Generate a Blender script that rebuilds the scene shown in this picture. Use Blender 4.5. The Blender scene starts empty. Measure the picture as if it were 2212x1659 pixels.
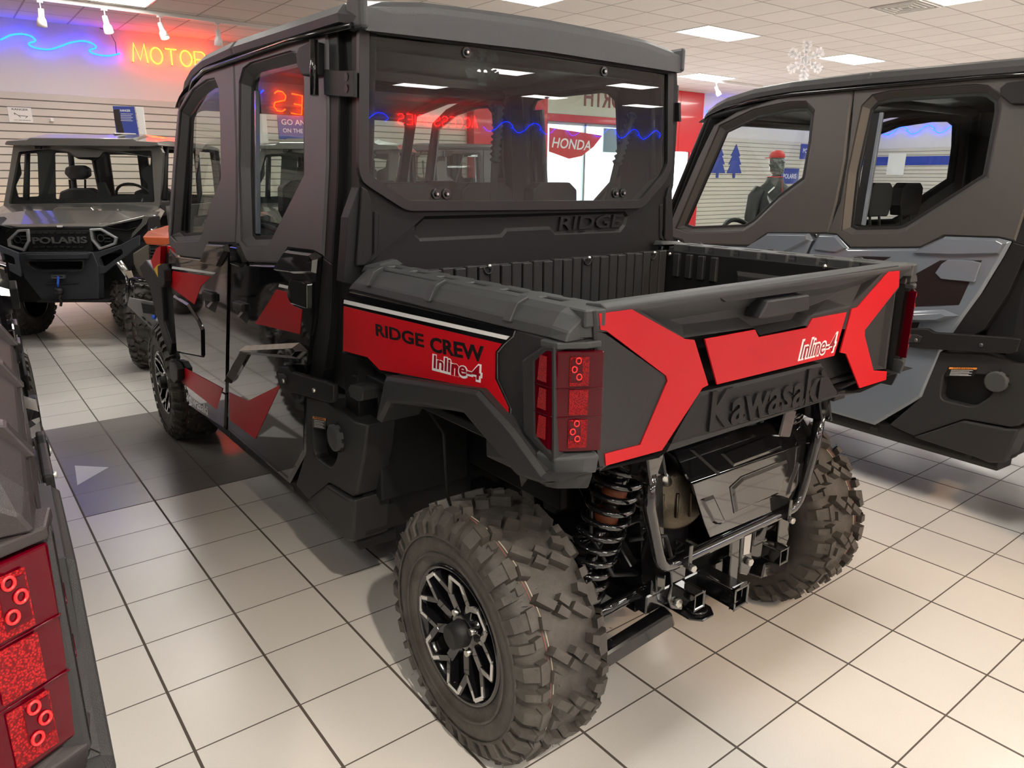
import bpy, bmesh, math, random
from mathutils import Vector, Matrix
from mathutils.geometry import tessellate_polygon
random.seed(7)
SC = bpy.context.scene
COL = SC.collection
sin, cos, pi = math.sin, math.cos, math.pi

# ------------------------------------------------------------------ camera
FPX, YAW, PIT, ROL = 1580.5, 0.660647, 0.276165, 0.005888
CAM = Vector((-0.34014, -3.70274, 1.55158))
FW = Vector((sin(YAW)*cos(PIT), cos(YAW)*cos(PIT), -sin(PIT)))
_rt = Vector((cos(YAW), -sin(YAW), 0)); _up = _rt.cross(FW)
RT = _rt*cos(ROL) + _up*sin(ROL)
UP = _up*cos(ROL) - _rt*sin(ROL)
cd = bpy.data.cameras.new('camera'); cam = bpy.data.objects.new('camera', cd); COL.objects.link(cam)
cd.sensor_width = 36.0; cd.lens = FPX/2212*36.0; cd.clip_start = 0.05; cd.clip_end = 100
cam.matrix_world = Matrix(((RT.x, UP.x, -FW.x, CAM.x), (RT.y, UP.y, -FW.y, CAM.y), (RT.z, UP.z, -FW.z, CAM.z), (0, 0, 0, 1)))
SC.camera = cam

# ------------------------------------------------------------------ light, exposure
w = bpy.data.worlds.new('world'); SC.world = w; w.use_nodes = True
w.node_tree.nodes['Background'].inputs[0].default_value = (0.75, 0.85, 1.0, 1)
w.node_tree.nodes['Background'].inputs[1].default_value = 0.3
SC.view_settings.view_transform = 'Standard'; SC.view_settings.look = 'None'
SC.view_settings.gamma = 1; SC.view_settings.use_curve_mapping = False
SC.view_settings.exposure = 0.92
PANEL_E = 13.0          # ceiling panels
SC.cycles.use_denoising = True
SC.cycles.max_bounces = 10; SC.cycles.diffuse_bounces = 4; SC.cycles.glossy_bounces = 5
SC.cycles.transmission_bounces = 8; SC.cycles.transparent_max_bounces = 16
SC.cycles.sample_clamp_indirect = 6.0; SC.cycles.caustics_refractive = False; SC.cycles.caustics_reflective = False

ZC = 3.507; GX, GY, GT = 7.029, 2.517, 0.6096    # ceiling height, grid phase, tile
YB = 8.6; XL = -6.0; XR = 22.0; YF = -18.0       # walls
T = 0.3048                                       # floor tile

# ------------------------------------------------------------------ materials
MATS = {}
def mat(name, col, rough=.5, metal=0., bump=0., bscale=400, coat=0., trans=0., emit=None, es=0., alpha=1., ior=1.5, spec=.5, vary=0.):
    if name in MATS: return MATS[name]
    m = bpy.data.materials.new(name); m.use_nodes = True; nt = m.node_tree; b = nt.nodes['Principled BSDF']
    b.inputs['Base Color'].default_value = (*col, 1); b.inputs['Roughness'].default_value = rough
    b.inputs['Metallic'].default_value = metal; b.inputs['Coat Weight'].default_value = coat
    b.inputs['Coat Roughness'].default_value = .04
    b.inputs['Transmission Weight'].default_value = trans; b.inputs['IOR'].default_value = ior
    b.inputs['Specular IOR Level'].default_value = spec; b.inputs['Alpha'].default_value = alpha
    if emit: b.inputs['Emission Color'].default_value = (*emit, 1); b.inputs['Emission Strength'].default_value = es
    tc = nt.nodes.new('ShaderNodeTexCoord')
    if bump:
        n = nt.nodes.new('ShaderNodeTexNoise'); n.inputs['Scale'].default_value = bscale; n.inputs['Detail'].default_value = 2
        bp = nt.nodes.new('ShaderNodeBump'); bp.inputs['Strength'].default_value = bump; bp.inputs['Distance'].default_value = .002
        nt.links.new(tc.outputs['Object'], n.inputs['Vector']); nt.links.new(n.outputs['Fac'], bp.inputs['Height']); nt.links.new(bp.outputs['Normal'], b.inputs['Normal'])
    if vary:
        n2 = nt.nodes.new('ShaderNodeTexNoise'); n2.inputs['Scale'].default_value = 9; n2.inputs['Detail'].default_value = 6; n2.inputs['Roughness'].default_value = .7
        r = nt.nodes.new('ShaderNodeValToRGB'); r.color_ramp.elements[0].position = .35; r.color_ramp.elements[1].position = .7
        r.color_ramp.elements[0].color = (*[c*(1-vary) for c in col], 1); r.color_ramp.elements[1].color = (*[min(1, c*(1+vary)) for c in col], 1)
        nt.links.new(tc.outputs['Object'], n2.inputs['Vector']); nt.links.new(n2.outputs['Fac'], r.inputs[0]); nt.links.new(r.outputs[0], b.inputs['Base Color'])
    MATS[name] = m; return m

def glassmat(name, tint, rough=0.0, refl=1.45):
    """thin window pane: tinted straight-through light plus a mirror coat by Fresnel"""
    m = bpy.data.materials.new(name); m.use_nodes = True; nt = m.node_tree; nt.nodes.clear()
    out = nt.nodes.new('ShaderNodeOutputMaterial'); mx = nt.nodes.new('ShaderNodeMixShader'); fr = nt.nodes.new('ShaderNodeFresnel')
    ge = nt.nodes.new('ShaderNodeNewGeometry'); mi = nt.nodes.new('ShaderNodeMix'); mi.data_type = 'FLOAT'   # same mirror strength from both faces
    nt.links.new(ge.outputs['Backfacing'], mi.inputs[0]); mi.inputs[2].default_value = refl; mi.inputs[3].default_value = 1/refl; nt.links.new(mi.outputs[0], fr.inputs[0])
    tr = nt.nodes.new('ShaderNodeBsdfTransparent'); tr.inputs[0].default_value = (*tint, 1)
    gl = nt.nodes.new('ShaderNodeBsdfGlossy'); gl.inputs['Roughness'].default_value = rough; gl.inputs[0].default_value = (1, 1, 1, 1)
    nt.links.new(fr.outputs[0], mx.inputs[0]); nt.links.new(tr.outputs[0], mx.inputs[1]); nt.links.new(gl.outputs[0], mx.inputs[2]); nt.links.new(mx.outputs[0], out.inputs[0])
    MATS[name] = m; return m

M_PL = mat('matte_plastic', (.027, .027, .028), .42, bump=.35, bscale=700, spec=.27)
M_PLD = mat('dark_plastic', (.011, .011, .012), .5, bump=.3, bscale=600, spec=.3)
M_RAIL = mat('grey_plastic', (.050, .052, .054), .42, bump=.45, bscale=900, spec=.35)
M_UP = mat('door_shell', (.105, .10, .105), .42, metal=.25, bump=.3, bscale=800)
M_ROOF = mat('roof_plastic', (.055, .056, .06), .42, bump=.5, bscale=500)
M_GB = mat('gloss_black', (.006, .006, .007), .04, coat=1.)
M_GB2 = mat('black_paint', (.008, .008, .009), .14, coat=.6)
M_RED = mat('red_decal', (.54, .005, .012), .38, spec=.3)
M_WH = mat('white_decal', (.85, .85, .85), .3)
M_YEL = mat('yellow_decal', (.8, .5, .0), .3)
M_BLK = mat('black_ink', (.01, .01, .01), .3)
M_DRED = mat('dark_red_ink', (.28, .0, .01), .35)
M_RUB = mat('rubber', (.062, .055, .048), .6, bump=.6, bscale=120, vary=.4)
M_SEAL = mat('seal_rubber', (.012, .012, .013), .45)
M_SIL = mat('machined_metal', (.75, .75, .76), .22, metal=1.)
M_STEEL = mat('zinc_steel', (.55, .55, .52), .3, metal=1.)
M_MUF = mat('muffler_metal', (.17, .14, .105), .38, metal=.9, bump=.4, bscale=200, vary=.3)
M_LENS = mat('tail_lens', (.065, .0, .004), .05, spec=.3)
M_REFL = mat('reflector_red', (.46, .002, .006), .32, bump=1.0, bscale=1500, spec=.25, vary=.35)
_nt = M_REFL.node_tree; _v = _nt.nodes.new('ShaderNodeTexVoronoi'); _v.inputs['Scale'].default_value = 420; _tc = _nt.nodes.new('ShaderNodeTexCoord')
_r = _nt.nodes.new('ShaderNodeValToRGB'); _r.color_ramp.elements[0].color = (.75, .02, .025, 1); _r.color_ramp.elements[1].color = (.16, .0, .003, 1); _r.color_ramp.elements[1].position = .62
_nt.links.new(_tc.outputs['Object'], _v.inputs['Vector']); _nt.links.new(_v.outputs['Distance'], _r.inputs[0]); _nt.links.new(_r.outputs[0], _nt.nodes['Principled BSDF'].inputs['Base Color'])
M_LED = mat('led_red', (.75, .015, .02), .25, coat=.4)
M_GLASS = glassmat('rear_pane', (.62, .70, .68), 0., 1.6)
M_GLASS2 = glassmat('side_pane', (.80, .86, .84), 0., 1.42)
M_FAB = mat('seat_vinyl', (.02, .02, .021), .55, bump=.3, bscale=300)
M_ORG = mat('orange_paint', (.55, .10, .03), .3, coat=.5)
M_GREY = mat('blue_grey_paint', (.15, .175, .21), .16, coat=.7)
M_BLUE = mat('blue_rope', (.03, .12, .7), .5)

# ------------------------------------------------------------------ objects
def link(name, me, m=None, parent=None, loc=None):
    o = bpy.data.objects.new(name, me); COL.objects.link(o)
    if m is not None:
        me.materials.clear(); me.materials.append(m)
    if parent is not None: o.parent = parent
    if loc is not None: o.location = loc
    return o
def tag(o, label=None, cat=None, group=None, kind=None):
    if label: o['label'] = label
    if cat: o['category'] = cat
    if group: o['group'] = group
    if kind: o['kind'] = kind
    return o
def empty(name, loc, rz=0, label=None, cat=None, group=None):
    o = bpy.data.objects.new(name, None); COL.objects.link(o); o.empty_display_size = .2
    o.location = loc; o.rotation_euler = (0, 0, rz); return tag(o, label, cat, group)

class MB:
    """collects geometry in world coordinates; build() makes one mesh object"""
    def __init__(s): s.v = []; s.f = []; s.sm = []
    def add(s, vs, fs, smooth=False):
        n = len(s.v); s.v += [Vector(v) for v in vs]; s.f += [tuple(i+n for i in f) for f in fs]; s.sm += [smooth]*len(fs); return s
    def box(s, a, b):
        x0, y0, z0 = a; x1, y1, z1 = b
        return s.add([(x0,y0,z0),(x1,y0,z0),(x1,y1,z0),(x0,y1,z0),(x0,y0,z1),(x1,y0,z1),(x1,y1,z1),(x0,y1,z1)],
                     [(0,3,2,1),(4,5,6,7),(0,1,5,4),(1,2,6,5),(2,3,7,6),(3,0,4,7)])
    def bar(s, p, q, wd, ht, up=(0, 0, 1)):
        p, q = Vector(p), Vector(q); d = (q-p).normalized(); u = Vector(up); sd = d.cross(u)
        if sd.length < 1e-4: sd = d.cross(Vector((1, 0, 0)))
        sd.normalize(); u = sd.cross(d); a = sd*wd/2; b = u*ht/2
        vs = [p-a-b, p+a-b, p+a+b, p-a+b, q-a-b, q+a-b, q+a+b, q-a+b]
        return s.add(vs, [(0,1,2,3),(7,6,5,4),(0,4,5,1),(1,5,6,2),(2,6,7,3),(3,7,4,0)])
    def tube(s, pts, r, n=12, closed=False, cap=True, rs=None):
        pts = [Vector(p) for p in pts]; N = len(pts); ring = []; prev = None
        for i, p in enumerate(pts):
            if closed: d = pts[(i+1) % N]-pts[i-1]
            else: d = pts[min(i+1, N-1)]-pts[max(i-1, 0)]
            d.normalize()
            if prev is None:
                a = Vector((0, 0, 1)) if abs(d.z) < .9 else Vector((1, 0, 0)); a = d.cross(a).normalized()
            else: a = (prev - d*prev.dot(d)).normalized()
            prev = a; b = d.cross(a); rr = rs[i] if rs else r
            ring.append([p+(a*cos(2*pi*k/n)+b*sin(2*pi*k/n))*rr for k in range(n)])
        vs = [v for R in ring for v in R]; fs = []
        for i in range(N if closed else N-1):
            j = (i+1) % N
            for k in range(n): fs.append((i*n+k, i*n+(k+1) % n, j*n+(k+1) % n, j*n+k))
        s.add(vs, fs, True)
        if cap and not closed:
            s.add(ring[0], [tuple(range(n))[::-1]]); s.add(ring[-1], [tuple(range(n))])
        return s
    def cyl(s, p, q, r, n=20, r2=None): return s.tube([p, q], r, n, rs=[r, r if r2 is None else r2])
    def lathe(s, prof, org, ax, n=48, smooth=True, close=False):
        """prof: list of (along axis, radius)"""
        ax = Vector(ax).normalized(); org = Vector(org)
        a = ax.cross(Vector((0, 0, 1)) if abs(ax.z) < .9 else Vector((1, 0, 0))).normalized(); b = ax.cross(a)
        vs = [org+ax*t+(a*cos(2*pi*k/n)+b*sin(2*pi*k/n))*r for t, r in prof for k in range(n)]
        fs = [(i*n+k, i*n+(k+1) % n, (i+1)*n+(k+1) % n, (i+1)*n+k) for i in range(len(prof)-1) for k in range(n)]
        if close:
            m = (len(prof)-1)*n; fs += [(m+k, m+(k+1) % n, (k+1) % n, k) for k in range(n)]
        return s.add(vs, fs, smooth)
    def sphere(s, c, r, n=14, sc=(1, 1, 1)):
        c = Vector(c); h = n//2
        vs = [c+Vector((r*sc[0]*sin(pi*i/h)*cos(2*pi*k/n), r*sc[1]*sin(pi*i/h)*sin(2*pi*k/n), r*sc[2]*cos(pi*i/h))) for i in range(h+1) for k in range(n)]
        fs = [(i*n+k, i*n+(k+1) % n, (i+1)*n+(k+1) % n, (i+1)*n+k) for i in range(h) for k in range(n)]
        return s.add(vs, fs, True)
    def loft(s, loops, closed=True, caps=True, smooth=False):
        n = len(loops[0]); vs = [v for L in loops for v in L]; fs = []
        for i in range(len(loops)-1):
            for k in range(n if closed else n-1): fs.append((i*n+k, i*n+(k+1) % n, (i+1)*n+(k+1) % n, (i+1)*n+k))
        s.add(vs, fs, smooth)
        if caps and closed:
            s.add(loops[0], [tuple(range(n))[::-1]]); s.add(loops[-1], [tuple(range(n))])
        return s
    def mirrored(s, cx, sh=0):
        m = MB(); m.v = [Vector((2*cx-v.x, v.y+sh, v.z)) for v in s.v]; m.f = [f[::-1] for f in s.f]; m.sm = list(s.sm); return m
    def build(s, name, m, parent=None, bevel=0, seg=1, org=None, lab=None, mirror=None, msh=0):
        o0 = Vector(org) if org is not None else (ORG if parent is not None else Vector((0, 0, 0)))
        me = bpy.data.meshes.new(name); me.from_pydata([v-o0 for v in s.v], [], s.f)
        me.polygons.foreach_set('use_smooth', s.sm); me.materials.append(m)
        bm = bmesh.new(); bm.from_mesh(me); bmesh.ops.remove_doubles(bm, verts=bm.verts, dist=1e-5)
        bmesh.ops.recalc_face_normals(bm, faces=bm.faces)
        if bevel:
            es = [e for e in bm.edges if len(e.link_faces) == 2 and e.calc_face_angle(0) > math.radians(28) and not all(f.smooth for f in e.link_faces)]
            try: bmesh.ops.bevel(bm, geom=es, offset=bevel, segments=seg, profile=.5, affect='EDGES', clamp_overlap=True)
            except Exception: pass
        bm.to_mesh(me); bm.free()
        o = link(name, me, None, parent)
        if parent is None and org is not None: o.location = o0
        if lab: o['label'] = lab
        if mirror is not None: s.mirrored(mirror, msh).build(name, m, parent, bevel, seg, org)
        return o

def inset(poly, d):
    """parallel offset of a closed 2D polygon, positive inwards"""
    n = len(poly); A = sum(poly[i][0]*poly[(i+1) % n][1]-poly[(i+1) % n][0]*poly[i][1] for i in range(n)); sg = 1 if A > 0 else -1
    out = []
    for i in range(n):
        p0, p1, p2 = Vector(poly[i-1]), Vector(poly[i]), Vector(poly[(i+1) % n])
        a = (p1-p0); b = (p2-p1)
        if a.length < 1e-7 or b.length < 1e-7: out.append(tuple(p1)); continue
        a.normalize(); b.normalize()
        na = Vector((-a.y, a.x))*sg; nb = Vector((-b.y, b.x))*sg
        m = na+nb
        if m.length < .2: out.append(tuple(p1+na*d)); continue
        m.normalize(); k = d/max(.35, m.dot(na)); out.append(tuple(p1+m*k))
    return out
def rounded(poly, r, seg=4):
    n = len(poly); out = []
    for i in range(n):
        p0, p1, p2 = Vector(poly[i-1]), Vector(poly[i]), Vector(poly[(i+1) % n])
        a = (p0-p1); b = (p2-p1); rr = min(r, a.length*.45, b.length*.45); a.normalize(); b.normalize()
        q0, q2 = p1+a*rr, p1+b*rr
        for k in range(seg+1):
            t = k/seg; out.append(tuple(q0*(1-t)**2+p1*2*t*(1-t)+q2*t*t))
    return out

class Frame:
    """a plane in the place: origin o, axes u and v, outward normal n"""
    def __init__(s, o, u, v): s.o = Vector(o); s.u = Vector(u).normalized(); s.v = Vector(v).normalized(); s.n = s.u.cross(s.v)
    def w(s, p, d=0): return s.o+s.u*p[0]+s.v*p[1]+s.n*d
    def px(s, x, y, d=0):
        """the plane's own coordinates of the spot the photograph shows at x, y"""
        r = FW+RT*((x-1106)/FPX)-UP*((y-829.5)/FPX)
        t = ((s.o+s.n*d-CAM).dot(s.n))/r.dot(s.n); p = CAM+r*t-s.o
        return (p.dot(s.u), p.dot(s.v))
    def pts(s, L, d=0): return [s.px(x, y, d) for x, y in L]

def solid(mb, F, loops, d0, d1, sides=True, back=True):
    """extrude outline loops[0] with holes loops[1:] from depth d0 to d1 (front)"""
    loops = [list(l) for l in loops]
    tris = tessellate_polygon([[Vector((p[0], p[1], 0)) for p in l] for l in loops])
    flat = [p for l in loops for p in l]
    mb.add([F.w(p, d1) for p in flat], tris)
    if back: mb.add([F.w(p, d0) for p in flat], [t[::-1] for t in tris])
    if sides:
        for l in loops:
            n = len(l); mb.add([F.w(p, d0) for p in l]+[F.w(p, d1) for p in l], [(i, (i+1) % n, n+(i+1) % n, n+i) for i in range(n)])
    return mb
def ramp(mb, F, la, da, lb, db, cap=True):
    """side walls from outline la at depth da to lb at db, closed by lb"""
    n = len(la); mb.add([F.w(p, da) for p in la]+[F.w(p, db) for p in lb], [(i, (i+1) % n, n+(i+1) % n, n+i) for i in range(n)])
    if cap:
        tr = tessellate_polygon([[Vector((p[0], p[1], 0)) for p in lb]]); mb.add([F.w(p, db) for p in lb], tr)
    return mb
def plate(F, poly, d0, d1): return solid(MB(), F, [poly], d0, d1)

def text_mesh(body, size, ext, F, org, dirv=None, bold=0., shear=0., sx=1., mirror=False, align='LEFT', space=1.):
    """letters laid on frame F; org is the baseline start in frame coordinates, dirv a second baseline point"""
    c = bpy.data.curves.new('lettering', 'FONT'); c.body = body; c.size = size; c.extrude = ext; c.offset = bold; c.shear = shear
    c.align_x = align; c.space_character = space; c.resolution_u = 3
    o = bpy.data.objects.new('lettering', c); COL.objects.link(o)
    dg = bpy.context.evaluated_depsgraph_get(); me = bpy.data.meshes.new_from_object(o.evaluated_get(dg))
    bpy.data.objects.remove(o); bpy.data.curves.remove(c)
    a = 0. if dirv is None else math.atan2(dirv[1]-org[1], dirv[0]-org[0])
    mb = MB(); vs = []
    for v in me.vertices:
        x, y = v.co.x*sx*(-1 if mirror else 1), v.co.y
        vs.append(F.w((org[0]+x*cos(a)-y*sin(a), org[1]+x*sin(a)+y*cos(a)), v.co.z+ext))
    mb.add(vs, [tuple(p.vertices) for p in me.polygons]); bpy.data.meshes.remove(me); return mb
ORG = Vector((0, 0, 0))

def letters(body, F, p0, p1, h, d=0, ext=.001, bold=0., shear=0., mirror=False):
    """lettering from baseline start p0 to baseline end p1 (frame coordinates), h cap height, front at depth d+2*ext"""
    c = bpy.data.curves.new('lettering', 'FONT'); c.body = body; c.size = 1; c.extrude = .5; c.offset = bold; c.shear = shear; c.resolution_u = 3
    o = bpy.data.objects.new('lettering', c); COL.objects.link(o)
    dg = bpy.context.evaluated_depsgraph_get(); me = bpy.data.meshes.new_from_object(o.evaluated_get(dg))
    bpy.data.objects.remove(o); bpy.data.curves.remove(c)
    xs = [v.co.x for v in me.vertices]; ys = [v.co.y for v in me.vertices]; x0, x1 = min(xs), max(xs); top = max(ys)
    p0, p1 = Vector(p0), Vector(p1); L = (p1-p0).length; e = (p1-p0)/L; nrm = Vector((-e.y, e.x))
    mb = MB(); vs = []
    for v in me.vertices:
        t = (v.co.x-x0)/(x1-x0)
        if mirror: t = 1-t
        q = p0+e*(t*L)+nrm*(v.co.y*h/top); vs.append(F.w(q, d+(v.co.z+.5)*2*ext))
    mb.add(vs, [tuple(p.vertices) for p in me.polygons]); bpy.data.meshes.remove(me); return mb

# ================================================================== wheel (axle along x, outer face towards -x)
def tire_mb(w=.275, R=.352):
    b = MB(); q = w
    prof = [(.035, .185), (.018, .20), (.004, .235), (.0, .265), (.008, .30), (.028, R-.024), (.055, R-.017), (q/2, R-.012), (q-.055, R-.017), (q-.028, R-.024), (q-.008, .30), (q, .265), (q-.004, .235), (q-.018, .20), (q-.035, .185)]
    b.lathe([(t, r) for t, r in prof], (0, 0, 0), (1, 0, 0), 72)
    N = 17; p = 2*pi*R/N
    def lug(poly, ang, r0, r1, taper=.86):
        cx = sum(x for x, _ in poly)/len(poly); cy = sum(y for _, y in poly)/len(poly); n = len(poly)
        def P(x, s, r): a = ang+s/R; return (x, cos(a)*r, sin(a)*r)
        lo = [P(x, s, r0) for x, s in poly]; hi = [P(cx+(x-cx)*taper, cy+(s-cy)*taper, r1) for x, s in poly]
        b.add(lo+hi, [(i, (i+1) % n, n+(i+1) % n, n+i) for i in range(n)]); b.add(hi, [tuple(range(n))])
    pat = [[(.058, -.006), (.104, .036), (.125, .020), (.078, -.022)],
           [(.106, .040), (.136, .066), (.152, .052), (.128, .024)],
           [(.060, .030), (.088, .052), (.080, .074), (.052, .062)]]
    sh = [[(.030, .006), (.056, .002), (.060, .024), (.052, .060), (.026, .062)], [(.028, .078), (.054, .074), (.050, .100), (.026, .102)]]
    for k in range(N):
        a = 2*pi*k/N
        for i, pl in enumerate(pat):
            lug(pl, a, R-.03, R+.012); lug([(q-x, -s) for x, s in pl][::-1], a+pi/N, R-.03, R+.012)
        for pl in sh:
            lug(pl, a, R-.045, R+.003, .9); lug([(q-x, -s) for x, s in pl][::-1], a+pi/N, R-.045, R+.003, .9)
        for sgn in (0, 1):   # shoulder fins running down the sidewall
            a2 = a+(pi/N if sgn else 0)
            for o_, wd in ((.012, .040), (.085, .022)):
                x0 = -.004 if not sgn else q+.004; x1 = .03 if not sgn else q-.03
                vs = []
                for (xx, rr) in ((x0 if 1 else 0, .285), (x0+(.004 if not sgn else -.004), .322), (x1, R-.002), (x1, .30)):
                    for s_ in (o_, o_+wd): aa = a2+(s_ if not sgn else -s_)/R; vs.append((xx, cos(aa)*rr, sin(aa)*rr))
                b.add(vs, [(0, 1, 3, 2), (2, 3, 5, 4), (0, 2, 4, 6), (1, 7, 5, 3), (0, 6, 7, 1)])
    for xx in (.072, .080):      # moulding line colours live on their own rings
        pass
    for r_, e in ((.232, .004), (.285, .003)):       # sidewall mould rings
        b.lathe([(-.001, r_-.004), (-.004, r_), (-.001, r_+.004)], (0, 0, 0), (1, 0, 0), 72)
    rnd = random.Random(3)
    for k in range(150):     # rubber mould hairs
        a = rnd.uniform(0, 2*pi); x = rnd.choice([rnd.uniform(.0, .05), rnd.uniform(.05, q-.02), rnd.uniform(q-.05, q)]); rr = R+.006 if .05 < x < q-.05 else R-.012
        L = rnd.uniform(.006, .014); d = Vector((rnd.uniform(-.5, .5), cos(a), sin(a))); p0 = Vector((x, cos(a)*rr, sin(a)*rr))
        b.tube([p0, p0+d*L], .0007, 3, cap=False)
    return b
def rim_mb(w=.275):
    b = MB()
    b.lathe([(.020, .198), (.012, .194), (.014, .186), (.040, .180), (.075, .172), (.10, .168), (w-.03, .175), (w-.012, .190), (w-.02, .20)], (0, 0, 0), (1, 0, 0), 64)
    b.lathe([(.085, .172), (.082, .15), (.078, .09), (.06, .055), (.06, .0)], (0, 0, 0), (1, 0, 0), 48)
    return b
def spokes_mb():
    """raised black spokes under the machined edge"""
    b = MB(); n = 8
    for k in range(n):
        a = 2*pi*k/n+.2
        for s in (-1, 1):
            p = Vector((.052, cos(a)*.06, sin(a)*.06)); m = Vector((.040, cos(a)*.118, sin(a)*.118)); o_ = Vector((.026, cos(a+s*.26)*.178, sin(a+s*.26)*.178))
            b.bar(p, m, .030, .034, (1, 0, 0)); b.bar(m, o_, .020, .034, (1, 0, 0))
    b.lathe([(.036, .0), (.036, .05), (.042, .062), (.062, .07)], (0, 0, 0), (1, 0, 0), 32)
    return b
def zig_mb():
    b = MB(); n = 8; pts = []
    for k in range(n):
        a = 2*pi*k/n+.2
        pts += [(.114, a), (.176, a+.25), (.176, a+2*pi/n-.25)]
    N = len(pts); wd = .0062
    for i in range(N):
        r0, a0 = pts[i]; r1, a1 = pts[(i+1) % N]
        x0 = .010+(.176-r0)*.28; x1 = .010+(.176-r1)*.28
        b.bar((x0, cos(a0)*r0, sin(a0)*r0), (x1, cos(a1)*r1, sin(a1)*r1), wd*1.7, .004, (1, 0, 0))
    for k in range(n):
        a = 2*pi*k/n+.2; b.bar((.027, cos(a)*.115, sin(a)*.115), (.034, cos(a)*.092, sin(a)*.092), wd*1.6, .004, (1, 0, 0))
    return b
WHEEL = {}
def wheel(root, c, left=True, turn=0., spin=0.):
    if not WHEEL:
        o = rim_mb().build('wheel', M_GB2, root, org=(0, 0, 0)); o.location = (0, 0, 0)
        ch = [tire_mb().build('tire', M_RUB, o, org=(0, 0, 0)), spokes_mb().build('spoke', M_GB, o, .002, org=(0, 0, 0)), zig_mb().build('machined_trim', M_SIL, o, org=(0, 0, 0), lab='bright machined zigzag edge of the wheel spokes')]
        for xx, nm_, cc in ((.066, 'red', (.32, .10, .09)), (.075, 'cream', (.50, .44, .34))):
            tr_ = MB().tube([(xx+.0015*sin(3*a), cos(a)*.3365, sin(a)*.3365) for a in [2*pi*k/90 for k in range(90)]], .0014, 4, closed=True)
            ch.append(tr_.build('tread_stripe', mat('%s_tread_line' % nm_, cc, .7), o, org=(0, 0, 0), lab='thin %s line around the tread' % nm_))
        hc = MB().cyl((-.004, 0, 0), (.05, 0, 0), .034, 24, .042); hc.cyl((-.007, 0, 0), (-.004, 0, 0), .028, 24, .034)
        ch.append(hc.build('hub_cap', M_PLD, o, .002, org=(0, 0, 0)))
        for k in range(4):
            a = pi/4+k*pi/2; ch.append(MB().cyl((.028, cos(a)*.056, sin(a)*.056), (.055, cos(a)*.056, sin(a)*.056), .010, 6).build('lug_nut', M_STEEL, o, org=(0, 0, 0)))
        WHEEL['o'] = o; WHEEL['c'] = ch
    else:
        o = WHEEL['o'].copy(); COL.objects.link(o); o.parent = root
        for x in WHEEL['c']: y = x.copy(); COL.objects.link(y); y.parent = o
    o.location = Vector(c)-ORG; o.rotation_euler = (spin, 0, (0 if left else pi)+turn); return o

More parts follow.
